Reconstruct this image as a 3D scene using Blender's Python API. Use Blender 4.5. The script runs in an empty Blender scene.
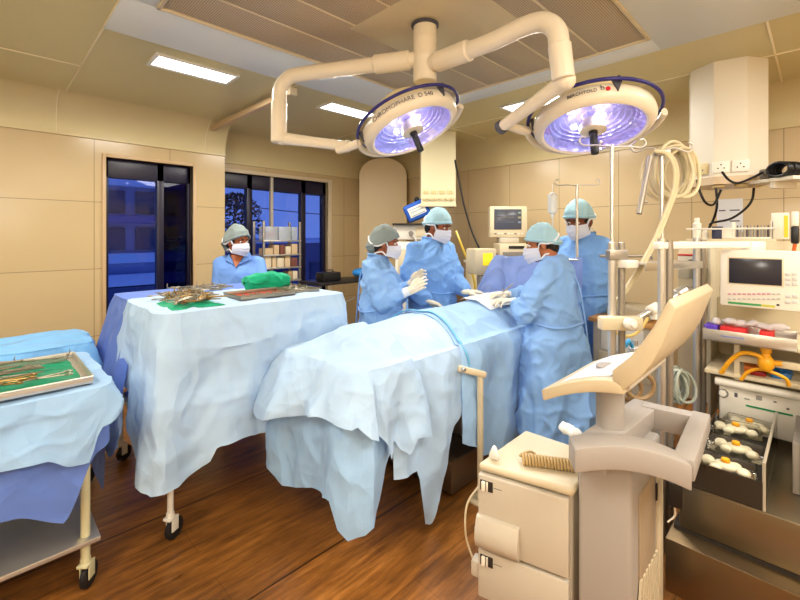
import bpy, bmesh, math, random
from mathutils import Vector, Matrix, noise, Quaternion
PI = math.pi
R2 = math.sqrt(.5)
SC = bpy.context.scene
COL = SC.collection
random.seed(7)
CAMZ, FPX, HOR = 1.45, 420.0, 236.0

# ---------- where a point of the room is: real distance d in metres along the viewing axis ----------
def at(px, py, d):
    a = (px - 400) / FPX * d
    return Vector(((d + a) * R2, (d - a) * R2, CAMZ - (py - HOR) / FPX * d))
def on_y(px, py, Y):
    return at(px, py, Y / R2 / (1 - (px - 400) / FPX))
def on_x(px, py, X):
    return at(px, py, X / R2 / (1 + (px - 400) / FPX))
def on_z(px, py, z):
    return at(px, py, (CAMZ - z) * FPX / (py - HOR))

# ---------- materials ----------
def lin(c):
    return tuple(((v / 255) / 12.92 if v / 255 <= .04045 else ((v / 255 + .055) / 1.055) ** 2.4) for v in c) + (1.0,)
MATS = {}
def mat(name, rgb=(200, 200, 200), rough=.5, metal=0., var=0., vscale=6., bump=0., bscale=60., emit=0., alpha=1., trans=0., spec=.5, sheen=0., coat=0., ior=1.45, subs=0.):
    if name in MATS: return MATS[name]
    m = bpy.data.materials.new(name); m.use_nodes = True
    nt = m.node_tree; b = nt.nodes['Principled BSDF']; c = lin(rgb)
    b.inputs['Base Color'].default_value = c
    b.inputs['Roughness'].default_value = rough; b.inputs['Metallic'].default_value = metal
    b.inputs['Specular IOR Level'].default_value = spec; b.inputs['IOR'].default_value = ior
    b.inputs['Transmission Weight'].default_value = trans; b.inputs['Alpha'].default_value = alpha
    b.inputs['Sheen Weight'].default_value = sheen; b.inputs['Coat Weight'].default_value = coat
    if emit:
        b.inputs['Emission Color'].default_value = c; b.inputs['Emission Strength'].default_value = emit
    tc = nt.nodes.new('ShaderNodeTexCoord')
    if var:
        n = nt.nodes.new('ShaderNodeTexNoise'); n.inputs['Scale'].default_value = vscale; n.inputs['Detail'].default_value = 4
        nt.links.new(tc.outputs['Object'], n.inputs['Vector'])
        mx = nt.nodes.new('ShaderNodeMix'); mx.data_type = 'RGBA'
        mx.inputs[6].default_value = tuple(min(1, v * (1 - var)) for v in c[:3]) + (1,)
        mx.inputs[7].default_value = tuple(min(1, v * (1 + var)) for v in c[:3]) + (1,)
        nt.links.new(n.outputs['Fac'], mx.inputs[0]); nt.links.new(mx.outputs[2], b.inputs['Base Color'])
    if bump:
        n = nt.nodes.new('ShaderNodeTexNoise'); n.inputs['Scale'].default_value = bscale; n.inputs['Detail'].default_value = 3
        nt.links.new(tc.outputs['Object'], n.inputs['Vector'])
        bp = nt.nodes.new('ShaderNodeBump'); bp.inputs['Strength'].default_value = bump; bp.inputs['Distance'].default_value = .01
        nt.links.new(n.outputs['Fac'], bp.inputs['Height']); nt.links.new(bp.outputs['Normal'], b.inputs['Normal'])
    MATS[name] = m
    return m

def cloth_mat(name, rgb, var=.06, rough=.75, alpha=1., translucent=.12, bump=.3):
    """non-woven surgical paper: soft, a little translucent, small crinkles"""
    m = mat(name, rgb, rough, var=var, vscale=9, bump=bump, bscale=45, spec=.25, sheen=.1, alpha=alpha)
    nt = m.node_tree; b = nt.nodes['Principled BSDF']; out = nt.nodes['Material Output']
    if bump and not nt.nodes.get('crumple'):
        tc = nt.nodes.new('ShaderNodeTexCoord'); hs = []
        dn = nt.nodes.new('ShaderNodeTexNoise'); dn.inputs['Scale'].default_value = 2.5; nt.links.new(tc.outputs['Object'], dn.inputs['Vector'])
        va = nt.nodes.new('ShaderNodeVectorMath'); va.operation = 'MULTIPLY_ADD'; va.inputs[1].default_value = (.35, .35, .35); nt.links.new(dn.outputs['Color'], va.inputs[0]); nt.links.new(tc.outputs['Object'], va.inputs[2])
        mp = nt.nodes.new('ShaderNodeMapping'); mp.inputs['Scale'].default_value = (1, 1, .5); nt.links.new(va.outputs[0], mp.inputs[0])
        for k, (sc_, w_) in enumerate(((4.2, 1.), (9.5, .38))):      # folded-paper facets
            n = nt.nodes.new('ShaderNodeTexVoronoi'); n.inputs['Scale'].default_value = sc_; nt.links.new(mp.outputs[0], n.inputs['Vector'])
            q = nt.nodes.new('ShaderNodeMath'); q.operation = 'MULTIPLY'; q.inputs[1].default_value = w_; nt.links.new(n.outputs['Distance'], q.inputs[0]); hs.append(q)
        ad = nt.nodes.new('ShaderNodeMath'); ad.operation = 'ADD'; nt.links.new(hs[0].outputs[0], ad.inputs[0]); nt.links.new(hs[1].outputs[0], ad.inputs[1])
        bp = nt.nodes.new('ShaderNodeBump'); bp.name = 'crumple'; bp.inputs['Strength'].default_value = min(1., 2.4 * bump); bp.inputs['Distance'].default_value = .05
        nt.links.new(ad.outputs[0], bp.inputs['Height']); nt.links.new(bp.outputs['Normal'], b.inputs['Normal'])
    if translucent and not nt.nodes.get('Translucent BSDF'):
        t = nt.nodes.new('ShaderNodeBsdfTranslucent'); t.inputs['Color'].default_value = lin(rgb)
        ms = nt.nodes.new('ShaderNodeMixShader'); ms.inputs[0].default_value = translucent
        nt.links.new(b.outputs[0], ms.inputs[1]); nt.links.new(t.outputs[0], ms.inputs[2]); nt.links.new(ms.outputs[0], out.inputs['Surface'])
    return m

# ---------- mesh collector ----------
_boxc = {}
def _bevbox(s, bev, seg):
    key = (round(s[0], 5), round(s[1], 5), round(s[2], 5), bev, seg)
    if key in _boxc: return _boxc[key]
    bm = bmesh.new(); bmesh.ops.create_cube(bm, size=1)
    for v in bm.verts: v.co = Vector((v.co.x * s[0], v.co.y * s[1], v.co.z * s[2]))
    if bev > 0:
        bmesh.ops.bevel(bm, geom=bm.edges[:], offset=min(bev, min(s) * .49), segments=seg, profile=.5, affect='EDGES')
    bm.verts.index_update()
    r = ([v.co.copy() for v in bm.verts], [[v.index for v in f.verts] for f in bm.faces]); bm.free()
    _boxc[key] = r
    return r
def rz(a): return Matrix.Rotation(a, 3, 'Z')
def frame(zdir, hint=Vector((0, 0, 1))):
    """3x3 whose columns are x, y, z with z along zdir"""
    z = Vector(zdir).normalized(); h = Vector(hint)
    if abs(z.dot(h.normalized())) > .99: h = Vector((1, 0, 0))
    x = h.cross(z).normalized(); y = z.cross(x)
    return Matrix((x, y, z)).transposed()
class MB:
    def __init__(s): s.V = []; s.F = []; s.M = []; s.mi = 0
    def add(s, vs, fs):
        o = len(s.V); s.V += [Vector(v) for v in vs]; s.F += [[i + o for i in f] for f in fs]; s.M += [s.mi] * len(fs)
        return s
    def box(s, c, size, rot=None, bev=.004, seg=2):
        vs, fs = _bevbox(size, bev, seg); c = Vector(c)
        return s.add([(rot @ v if rot else v) + c for v in vs], fs)
    def span(s, a, b, bev=.004, seg=2):
        a, b = Vector(a), Vector(b); d = b - a
        return s.box((a + b) / 2, (abs(d.x), abs(d.y), abs(d.z)), None, bev, seg)
    def tube(s, pts, r, n=10, caps=True, closed=False, flat=1.):
        pts = [Vector(p) for p in pts]; N = len(pts)
        rr = r if isinstance(r, (list, tuple)) else [r] * N
        vs = []; prev = None
        for i, p in enumerate(pts):
            if closed: t = (pts[(i + 1) % N] - pts[i - 1]).normalized()
            elif i == 0: t = (pts[1] - p).normalized()
            elif i == N - 1: t = (p - pts[i - 1]).normalized()
            else:
                t = ((pts[i + 1] - p).normalized() + (p - pts[i - 1]).normalized())
                t = t.normalized() if t.length > 1e-6 else (pts[i + 1] - p).normalized()
            if prev is None: f = frame(t); x = f.col[0].copy()
            else:
                x = prev - t * prev.dot(t)
                x = x.normalized() if x.length > 1e-6 else frame(t).col[0].copy()
            prev = x; y = t.cross(x)
            for k in range(n):
                a = 2 * PI * k / n
                vs.append(p + x * (math.cos(a) * rr[i]) + y * (math.sin(a) * rr[i] * flat))
        fs = []
        for i in range(N if closed else N - 1):
            j = (i + 1) % N
            for k in range(n):
                k2 = (k + 1) % n
                fs.append([i * n + k, i * n + k2, j * n + k2, j * n + k])
        if caps and not closed:
            fs.append(list(range(n))[::-1]); fs.append([(N - 1) * n + k for k in range(n)])
        return s.add(vs, fs)
    def cap(s, a, b, ra, rb, n=14):
        """capsule with a taper"""
        a, b = Vector(a), Vector(b); d = (b - a).normalized(); pts = []; rr = []
        for k in range(5):
            t = PI / 2 * (1 - k / 4); pts.append(a - d * ra * math.sin(t)); rr.append(max(ra * math.cos(t), 1e-4))
        for k in range(5):
            t = PI / 2 * k / 4; pts.append(b + d * rb * math.sin(t)); rr.append(max(rb * math.cos(t), 1e-4))
        return s.tube(pts, rr, n)
    def chain(s, pts, rs, n=14):
        for i in range(len(pts) - 1): s.cap(pts[i], pts[i + 1], rs[i], rs[i + 1], n)
        return s
    def lathe(s, prof, c=(0, 0, 0), axis=(0, 0, 1), n=24, closed=False, ends=True):
        f = frame(axis); c = Vector(c); vs = []; fs = []; N = len(prof)
        for r, z in prof:
            for k in range(n):
                a = 2 * PI * k / n; vs.append(f @ Vector((math.cos(a) * max(r, 1e-5), math.sin(a) * max(r, 1e-5), z)) + c)
        for i in range(N if closed else N - 1):
            j = (i + 1) % N
            for k in range(n):
                k2 = (k + 1) % n; fs.append([i * n + k, i * n + k2, j * n + k2, j * n + k])
        if not closed and ends:
            if prof[0][0] > 1e-4: fs.append(list(range(n))[::-1])
            if prof[-1][0] > 1e-4: fs.append([(N - 1) * n + k for k in range(n)])
        return s.add(vs, fs)
    def cyl(s, a, b, r, n=16, bev=0.):
        a, b = Vector(a), Vector(b); L = (b - a).length; e = min(bev, r * .5, L * .4)
        pr = [(r, 0), (r, L)] if e == 0 else [(r - e, 0), (r, e), (r, L - e), (r - e, L)]
        return s.lathe(pr, a, b - a, n)
    def prism(s, poly, o, u, v, w):
        """polygon in (u, v) from o, pushed along vector w"""
        o, u, v, w = Vector(o), Vector(u), Vector(v), Vector(w); n = len(poly)
        a = [o + u * p[0] + v * p[1] for p in poly]
        fs = [list(range(n))[::-1], [n + i for i in range(n)]] + [[i, (i + 1) % n, n + (i + 1) % n, n + i] for i in range(n)]
        return s.add(a + [p + w for p in a], fs)
    def ell(s, c, r, rot=None, n=16, m=10):
        c = Vector(c); vs = []; fs = []
        for i in range(m + 1):
            t = PI * i / m
            for k in range(n):
                a = 2 * PI * k / n
                p = Vector((math.sin(t) * math.cos(a) * r[0], math.sin(t) * math.sin(a) * r[1], math.cos(t) * r[2]))
                vs.append((rot @ p if rot else p) + c)
        for i in range(m):
            for k in range(n):
                k2 = (k + 1) % n; fs.append([i * n + k, (i + 1) * n + k, (i + 1) * n + k2, i * n + k2])
        return s.add(vs, fs)
    def grid(s, fn, nu, nv, cu=False):
        vs = [fn(i / (nu if cu else nu - 1), j / (nv - 1)) for j in range(nv) for i in range(nu)]; fs = []
        for j in range(nv - 1):
            for i in range(nu if cu else nu - 1):
                i2 = (i + 1) % nu; fs.append([j * nu + i, j * nu + i2, (j + 1) * nu + i2, (j + 1) * nu + i])
        return s.add(vs, fs)
    def mesh(s, name='m', loc=None, rot=None, weld=True, smooth=40):
        me = bpy.data.meshes.new(name); inv = rot.transposed() if rot else None
        vs = s.V
        if loc is not None: vs = [v - loc for v in vs]
        if inv: vs = [inv @ v for v in vs]
        me.from_pydata(vs, [], s.F)
        bm = bmesh.new(); bm.from_mesh(me)
        if len(set(s.M)) > 1:
            bm.faces.ensure_lookup_table()
            for i, f in enumerate(bm.faces): f.material_index = s.M[i]
        if weld: bmesh.ops.remove_doubles(bm, verts=bm.verts, dist=2e-5)
        bmesh.ops.recalc_face_normals(bm, faces=bm.faces)
        bm.to_mesh(me); bm.free()
        if smooth:
            me.shade_smooth()
            if smooth < 180: me.set_sharp_from_angle(angle=math.radians(smooth))
        return me

FR = {}     # world frame (location, 3x3) of every thing
def thing(name, label, cat, loc=(0, 0, 0), rot=0, group=None):
    o = bpy.data.objects.new(name, None); COL.objects.link(o); o.empty_display_size = .05
    o.location = loc; o.rotation_euler = (0, 0, rot); o['label'] = label; o['category'] = cat
    if group: o['group'] = group
    FR[o.name] = (Vector(loc), rz(rot) if rot else None)
    return o
def root_of(p):
    while p.parent: p = p.parent
    return p
def obj(name, mb, m, parent=None, local=False, smooth=40, loc=None):
    """one mesh object; coordinates are the room's unless local=True (then the parent thing's)"""
    l, r = Vector((0, 0, 0)), None
    if parent is not None and not local: l, r = FR[root_of(parent).name]
    if parent is None and loc is not None: l = Vector(loc)
    me = mb.mesh(name, l, r, smooth=smooth) if isinstance(mb, MB) else mb
    o = bpy.data.objects.new(name, me); COL.objects.link(o)
    for k in (m if isinstance(m, (list, tuple)) else [m]): me.materials.append(k)
    if parent is not None: o.parent = parent
    elif loc is not None: o.location = loc; FR[o.name] = (Vector(loc), None)
    else: FR[o.name] = (Vector((0, 0, 0)), None)
    return o
def tag(o, label, cat, group=None, kind=None):
    o['label'] = label; o['category'] = cat
    if group: o['group'] = group
    if kind: o['kind'] = kind
    return o
def struct(name, mb, m, parent=None, smooth=40):
    o = obj(name, mb, m, parent, smooth=smooth)
    if parent is None: o['kind'] = 'structure'
    return o
def single(name, mb, m, label, cat, group=None, smooth=40, loc=None):
    """a thing that is one mesh; its origin sits under its middle"""
    if loc is None and isinstance(mb, MB):
        xs = [v.x for v in mb.V]; ys = [v.y for v in mb.V]; zs = [v.z for v in mb.V]
        loc = ((min(xs) + max(xs)) / 2, (min(ys) + max(ys)) / 2, min(zs))
    return tag(obj(name, mb, m, None, smooth=smooth, loc=loc), label, cat, group)
def dup(root, loc, rot=0, label=None, group=None):
    r = root.copy(); COL.objects.link(r); r.location = loc; r.rotation_euler = (0, 0, rot) if isinstance(rot, (int, float)) else rot
    if label: r['label'] = label
    if group: r['group'] = group
    for ch in list(root.children):
        c = ch.copy(); COL.objects.link(c); c.parent = r
        for g in ch.children:
            d = g.copy(); COL.objects.link(d); d.parent = c
    return r
def fuse(mb, voxel=.008, smooth=6, fac=.5):
    """melt overlapping closed shapes into one continuous skin -> MB"""
    me = mb.mesh('tmp', smooth=0, weld=False); o = bpy.data.objects.new('tmp', me); COL.objects.link(o)
    a = o.modifiers.new('r', 'REMESH'); a.mode = 'VOXEL'; a.voxel_size = voxel; a.adaptivity = 0
    if smooth:
        b = o.modifiers.new('s', 'SMOOTH'); b.iterations = smooth; b.factor = fac
    dg = bpy.context.evaluated_depsgraph_get(); ev = o.evaluated_get(dg); em = ev.to_mesh()
    r = MB(); r.add([v.co.copy() for v in em.vertices], [list(p.vertices) for p in em.polygons])
    ev.to_mesh_clear(); bpy.data.objects.remove(o); bpy.data.meshes.remove(me)
    return r
def vnormals(mb):
    N = [Vector((0, 0, 0)) for _ in mb.V]
    for f in mb.F:
        a, b, c = mb.V[f[0]], mb.V[f[1]], mb.V[f[2]]; n = (b - a).cross(c - a)
        if len(f) > 3: n = (mb.V[f[2]] - a).cross(mb.V[f[3]] - mb.V[f[1]]) * -1 if False else (mb.V[f[2]] - mb.V[f[0]]).cross(mb.V[f[3]] - mb.V[f[1]])
        for i in f: N[i] += n
    return [n.normalized() if n.length > 0 else Vector((0, 0, 1)) for n in N]
def push(mb, fn):
    """move every vertex along its normal by fn(p)"""
    N = vnormals(mb); mb.V = [v + n * fn(v) for v, n in zip(mb.V, N)]
    return mb
def ridge(p, s, seed=0., pw=3):
    n = noise.noise(Vector((p.x * s + seed, p.y * s - seed * .7, p.z * s + seed * 1.3)))
    return (1 - min(1, abs(n) * 1.8)) ** pw
def arc(c, r, a0, a1, u, v, n=12):
    c, u, v = Vector(c), Vector(u), Vector(v)
    return [c + u * (math.cos(a0 + (a1 - a0) * i / n) * r) + v * (math.sin(a0 + (a1 - a0) * i / n) * r) for i in range(n + 1)]
def catmull(pts, n=8):
    P = [Vector(p) for p in pts]; P = [P[0] * 2 - P[1]] + P + [P[-1] * 2 - P[-2]]; out = []
    for i in range(1, len(P) - 2):
        a, b, c, d = P[i - 1:i + 3]
        for k in range(n):
            t = k / n; out.append(.5 * ((2 * b) + (c - a) * t + (2 * a - 5 * b + 4 * c - d) * t * t + (3 * b - a - 3 * c + d) * t ** 3))
    return out + [P[-2]]
def text_mb(s, size, extrude=.0008):
    cu = bpy.data.curves.new('t', 'FONT'); cu.body = s; cu.size = size; cu.extrude = extrude; cu.align_x = 'CENTER'; cu.align_y = 'CENTER'; cu.resolution_u = 3
    o = bpy.data.objects.new('t', cu); COL.objects.link(o); dg = bpy.context.evaluated_depsgraph_get()
    ev = o.evaluated_get(dg); em = ev.to_mesh(); r = MB(); r.add([v.co.copy() for v in em.vertices], [list(p.vertices) for p in em.polygons])
    ev.to_mesh_clear(); bpy.data.objects.remove(o); bpy.data.curves.remove(cu)
    return r
def warp(mb, fn):
    mb.V = [Vector(fn(v)) for v in mb.V]; return mb
def place(mb, loc, rot):
    """rot 3x3, loc vector"""
    loc = Vector(loc); mb.V = [(rot @ v if rot else v) + loc for v in mb.V]; return mb
# ================= camera =================
cam = bpy.data.cameras.new('camera'); co = bpy.data.objects.new('camera', cam); COL.objects.link(co)
cam.sensor_width = 36; cam.lens = FPX / 800 * 36; cam.shift_y = -(300 - HOR) / 800; cam.clip_start = .02
co.location = (0, 0, CAMZ); co.rotation_euler = (PI / 2, 0, -PI / 4); SC.camera = co
SC.view_settings.view_transform = 'Standard'; SC.view_settings.look = 'None'; SC.view_settings.gamma = 1; SC.view_settings.use_curve_mapping = False
SC.view_settings.exposure = 0.0

# ================= materials of the room =================
def tile_mat(name, ax, rgb, off):
    """big glazed wall tiles, thin dark joints; ax = the axis the wall runs along"""
    m = mat(name, rgb, .22, spec=.5, bump=0)
    nt = m.node_tree; b = nt.nodes['Principled BSDF']; L = nt.links
    g = nt.nodes.new('ShaderNodeNewGeometry'); sp = nt.nodes.new('ShaderNodeSeparateXYZ'); L.new(g.outputs['Position'], sp.inputs[0])
    cb = nt.nodes.new('ShaderNodeCombineXYZ'); L.new(sp.outputs[ax], cb.inputs[0]); L.new(sp.outputs['Z'], cb.inputs[1])
    mp = nt.nodes.new('ShaderNodeMapping'); mp.inputs['Location'].default_value = (off, 0.0, 0); L.new(cb.outputs[0], mp.inputs[0])
    br = nt.nodes.new('ShaderNodeTexBrick'); br.offset = 0; br.squash = 1
    for k, v in (('Scale', 1), ('Mortar Size', .0028), ('Mortar Smooth', .2), ('Brick Width', .6), ('Row Height', .582), ('Bias', 0)): br.inputs[k].default_value = v
    c = lin(rgb); br.inputs['Color1'].default_value = c; br.inputs['Color2'].default_value = tuple(v * .96 for v in c[:3]) + (1,)
    br.inputs['Mortar'].default_value = tuple(v * .45 for v in c[:3]) + (1,)
    L.new(mp.outputs[0], br.inputs['Vector']); L.new(br.outputs['Color'], b.inputs['Base Color'])
    return m
TAN = (203, 179, 135)
M_tile_x = tile_mat('wall_tile_left', 'X', TAN, -.1)
M_tile_y = tile_mat('wall_tile_right', 'Y', (207, 184, 144), -.2)
M_cove = mat('cove_plaster', (214, 198, 150), .35, var=.03)
M_cream = mat('cream_paint', (216, 201, 168), .4)
M_ceil = mat('ceiling_panel_cream', (206, 194, 144), .32, var=.04, vscale=2)
M_white_panel = mat('ceiling_panel_white', (220, 226, 226), .35)
M_seam = mat('ceiling_seam', (238, 226, 190), .5)

def floor_mat():
    m = mat('floor_wood_vinyl', (120, 70, 30), .3); nt = m.node_tree; b = nt.nodes['Principled BSDF']; L = nt.links
    g = nt.nodes.new('ShaderNodeNewGeometry')
    def nz(scale, det, sx, sy, rough=.6):
        mp = nt.nodes.new('ShaderNodeMapping'); mp.inputs['Scale'].default_value = (sx, sy, 1); L.new(g.outputs['Position'], mp.inputs[0])
        n = nt.nodes.new('ShaderNodeTexNoise'); n.inputs['Scale'].default_value = scale; n.inputs['Detail'].default_value = det; n.inputs['Roughness'].default_value = rough
        L.new(mp.outputs[0], n.inputs[0]); return n
    n1 = nz(5, 8, .55, 4.5, .68); n2 = nz(1.6, 4, .8, 1.4); n3 = nz(60, 3, .12, 1)
    cr = nt.nodes.new('ShaderNodeValToRGB'); e = cr.color_ramp.elements
    e[0].position = .30; e[0].color = lin((58, 36, 17)); e[1].position = .72; e[1].color = lin((206, 138, 66))
    k = e.new(.46); k.color = lin((120, 76, 34)); k = e.new(.58); k.color = lin((160, 102, 44))
    a = nt.nodes.new('ShaderNodeMath'); a.operation = 'MULTIPLY_ADD'; L.new(n2.outputs[0], a.inputs[0]); a.inputs[1].default_value = .45
    s2 = nt.nodes.new('ShaderNodeMath'); s2.operation = 'MULTIPLY'; L.new(n1.outputs[0], s2.inputs[0]); s2.inputs[1].default_value = .62; L.new(s2.outputs[0], a.inputs[2])
    L.new(a.outputs[0], cr.inputs[0])
    # fine grain
    mg = nt.nodes.new('ShaderNodeMix'); mg.data_type = 'RGBA'; mg.blend_type = 'MULTIPLY'; mg.inputs[0].default_value = .35
    gr = nt.nodes.new('ShaderNodeValToRGB'); gr.color_ramp.elements[0].position = .35; gr.color_ramp.elements[0].color = (.25, .22, .2, 1); gr.color_ramp.elements[1].position = .6
    L.new(n3.outputs[0], gr.inputs[0]); L.new(cr.outputs[0], mg.inputs[6]); L.new(gr.outputs[0], mg.inputs[7])
    # plank joints running along X
    sp = nt.nodes.new('ShaderNodeSeparateXYZ'); L.new(g.outputs['Position'], sp.inputs[0])
    cb = nt.nodes.new('ShaderNodeCombineXYZ'); L.new(sp.outputs[0], cb.inputs[0]); L.new(sp.outputs[1], cb.inputs[1])
    def joints(w, h, ms, off, dark, colin, fac):
        mp = nt.nodes.new('ShaderNodeMapping'); mp.inputs['Location'].default_value = (.3, off, 0); L.new(cb.outputs[0], mp.inputs[0])
        br = nt.nodes.new('ShaderNodeTexBrick'); br.offset = .37
        for q, v in (('Scale', 1), ('Mortar Size', ms), ('Mortar Smooth', .3), ('Brick Width', w), ('Row Height', h)): br.inputs[q].default_value = v
        br.inputs['Color1'].default_value = (1, 1, 1, 1); br.inputs['Color2'].default_value = (.82, .82, .82, 1); br.inputs['Mortar'].default_value = (dark, dark, dark, 1)
        L.new(mp.outputs[0], br.inputs[0])
        mm = nt.nodes.new('ShaderNodeMix'); mm.data_type = 'RGBA'; mm.blend_type = 'MULTIPLY'; mm.inputs[0].default_value = fac
        L.new(colin, mm.inputs[6]); L.new(br.outputs[0], mm.inputs[7]); return mm.outputs[2]
    c1 = joints(40, .8, .006, -.01, .12, mg.outputs[2], .9)
    c2 = joints(1.6, .2, .002, -.01, .45, c1, .55)
    L.new(c2, b.inputs['Base Color'])
    rr = nt.nodes.new('ShaderNodeMapRange'); rr.inputs[3].default_value = .2; rr.inputs[4].default_value = .42; L.new(n1.outputs[0], rr.inputs[0]); L.new(rr.outputs[0], b.inputs['Roughness'])
    bp = nt.nodes.new('ShaderNodeBump'); bp.inputs['Strength'].default_value = .12; bp.inputs['Distance'].default_value = .004; L.new(n1.outputs[0], bp.inputs['Height']); L.new(bp.outputs[0], b.inputs['Normal'])
    return m
M_floor = floor_mat()

# ================= shell =================
Y1, Y2, X3, XE, XB, YB, HC = 4.45, 4.84, 4.44, 1.83, -1.8, -1.8, 2.6
ZC = 2.31                                   # foot of the cove
struct('floor', MB().span((XB - .1, YB - .1, -.1), (X3 + .1, Y2 + .2, 0), 0), M_floor)
w = MB()                                    # left wall with an opening for the window
WX0, WX1, WZ0, WZ1 = .785, 1.511, .55, 2.146
w.span((XB, Y1, 0), (WX0, Y1 + .2, HC), 0).span((WX1, Y1, 0), (XE, Y1 + .2, HC), 0)
w.span((WX0, Y1, 0), (WX1, Y1 + .2, WZ0), 0).span((WX0, Y1, WZ1), (WX1, Y1 + .2, HC), 0)
w.span((XE - .2, Y1 + .2, 0), (XE, Y2 + .2, HC), 0)
struct('wall_left', w, M_tile_x)
w = MB(); VX0, VX1, VZ0, VZ1 = 1.93, 3.42, .70, 2.19
w.span((XE, Y2, 0), (VX0, Y2 + .2, HC), 0).span((VX1, Y2, 0), (X3 + .2, Y2 + .2, HC), 0)
w.span((VX0, Y2, 0), (VX1, Y2 + .2, VZ0), 0).span((VX0, Y2, VZ1), (VX1, Y2 + .2, HC), 0)
struct('wall_back', w, M_tile_x)
struct('wall_right', MB().span((X3, YB, 0), (X3 + .2, Y2, HC), 0), M_tile_y)
struct('wall_front', MB().span((XB, YB - .2, 0), (X3 + .2, YB, HC), 0), M_tile_x)
struct('wall_side', MB().span((XB - .2, YB - .2, 0), (XB, Y1 + .2, HC), 0), M_tile_y)
# ceiling
struct('ceiling', MB().span((XB - .2, YB - .2, HC), (X3 + .2, Y2 + .2, HC + .12), 0), M_ceil)
PX0, PX1, PY0, PY1 = .62, 2.74, .69, 2.34   # perforated air panel
BX0, BX1, BY1, BY0 = .48, 2.95, 2.78, -.2   # white band round it
w = MB()
w.span((BX0, PY1, HC - .012), (BX1, BY1, HC), .002).span((BX0, BY0, HC - .012), (BX1, PY0, HC), .002)
w.span((BX0, PY0, HC - .012), (PX0, PY1, HC), .002).span((PX1, PY0, HC - .012), (BX1, PY1, HC), .002)
struct('trim_1', w, M_white_panel)
w = MB()
def seam(a, b, wd=.012):
    a, b = Vector(a), Vector(b); e = Vector((wd / 2, wd / 2, 0)); w.span(a - e + Vector((0, 0, -.006)), b + e, .001)
seam((XB, 3.53, HC), (BX0, 3.53, HC)); seam((BX0, 2.78, HC), (X3 - .25, 2.78, HC))
for x in (.48, 2.95): seam((x, -1.5, HC), (x, 4.25 if x < 1 else 2.78, HC))
seam((1.7, 2.78, HC), (1.7, 4.55, HC)); seam((3.56, -1.5, HC), (3.56, 4.3, HC)); seam((2.95, .2, HC), (4.2, .2, HC)); seam((2.95, 1.45, HC), (4.2, 1.45, HC)); seam((2.95, 2.78, HC), (2.95, 4.6, HC))
struct('trim_2', w, M_seam)
# cove mouldings (quarter-ellipse from wall to ceiling) with a small lip at the foot
def cove(name, p0, p1, inward, rh, rv, lip=.02):
    p0, p1, n = Vector(p0), Vector(p1), Vector(inward); poly = []
    for k in range(11):
        a = PI / 2 * k / 10; poly.append((rh * (1 - math.cos(a)) + .012, -rv * (1 - math.sin(a))))
    poly = [(0, -rv - lip), (.02, -rv - lip), (.02, -rv)] + poly + [(0, 0)]
    m = MB(); m.prism([(x, z) for x, z in poly], p0, n, Vector((0, 0, 1)), p1 - p0); return m
rv = HC - ZC
struct('trim_3', cove('c', (XB, Y1, HC), (XE, Y1, HC), (0, -1, 0), .22, rv), M_cove)
struct('trim_4', cove('c', (XE, Y2, HC), (X3, Y2, HC), (0, -1, 0), .22, rv), M_cove)
struct('trim_5', cove('c', (X3, Y2, HC), (X3, YB, HC), (-1, 0, 0), .22, rv), M_cove)
w = MB()
for x in (-.62, .44, 1.62): w.tube([Vector((x, Y1 - .012 - .22 * (1 - math.cos(a)) - .001, HC - rv * (1 - math.sin(a)))) for a in [PI / 2 * k / 10 for k in range(11)]], .004, 6)
struct('trim_6', w, M_seam)
# corner column with an arched head
cc = at(383, 236, 5.95); u = Vector((R2, -R2, 0)); hw = .335; poly = [(-hw, 0), (hw, 0), (hw, ZC)] + [(hw * math.cos(a), ZC + .25 * math.sin(a)) for a in [PI * k / 24 for k in range(1, 24)]] + [(-hw, ZC)]
struct('wall_corner', MB().prism(poly, (cc.x, cc.y, 0), u, (0, 0, 1), Vector((R2, R2, 0)) * .6), mat('column_paint', (226, 202, 156), .4, var=.03))
for nm, a, b in (('baseboard_left', (XB, Y1 - .012, 0), (XE, Y1, .07)), ('baseboard_back', (XE, Y2 - .012, 0), (X3, Y2, .07)), ('baseboard_right', (X3 - .012, YB, 0), (X3, Y2, .07))):
    struct(nm, MB().span(a, b, .003), mat('baseboard_brown', (128, 92, 60), .4))

# ================= windows =================
M_frame_dark = mat('window_frame_navy', (28, 24, 48), .35)
M_alu = mat('window_casing_grey', (190, 180, 165), .4)
def glass_mat(name, tint, refl=.12):
    if name in MATS: return MATS[name]
    m = mat(name); nt = m.node_tree; L = nt.links; nt.nodes.remove(nt.nodes['Principled BSDF'])
    t = nt.nodes.new('ShaderNodeBsdfTransparent'); t.inputs[0].default_value = lin(tint); g = nt.nodes.new('ShaderNodeBsdfGlossy'); g.inputs['Roughness'].default_value = .02
    fr = nt.nodes.new('ShaderNodeFresnel'); fr.inputs[0].default_value = 1.5; ml = nt.nodes.new('ShaderNodeMath'); ml.operation = 'MULTIPLY'; ml.inputs[1].default_value = refl * 8
    L.new(fr.outputs[0], ml.inputs[0]); ms = nt.nodes.new('ShaderNodeMixShader'); L.new(ml.outputs[0], ms.inputs[0]); L.new(t.outputs[0], ms.inputs[1]); L.new(g.outputs[0], ms.inputs[2])
    L.new(ms.outputs[0], nt.nodes['Material Output'].inputs[0]); return m
M_glass = glass_mat('window_glass_blue', (168, 182, 222), .08); M_glass_dark = glass_mat('window_glass_dark', (62, 64, 118), .05)
w = MB(); e = .03
w.span((WX0, Y1 + .06, WZ0), (WX0 + e, Y1 + .14, WZ1)).span((WX1 - e, Y1 + .06, WZ0), (WX1, Y1 + .14, WZ1)).span((WX0, Y1 + .06, WZ0), (WX1, Y1 + .14, WZ0 + .05)).span((WX0, Y1 + .06, WZ1 - .17), (WX1, Y1 + .14, WZ1))
wx = 1.235
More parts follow.
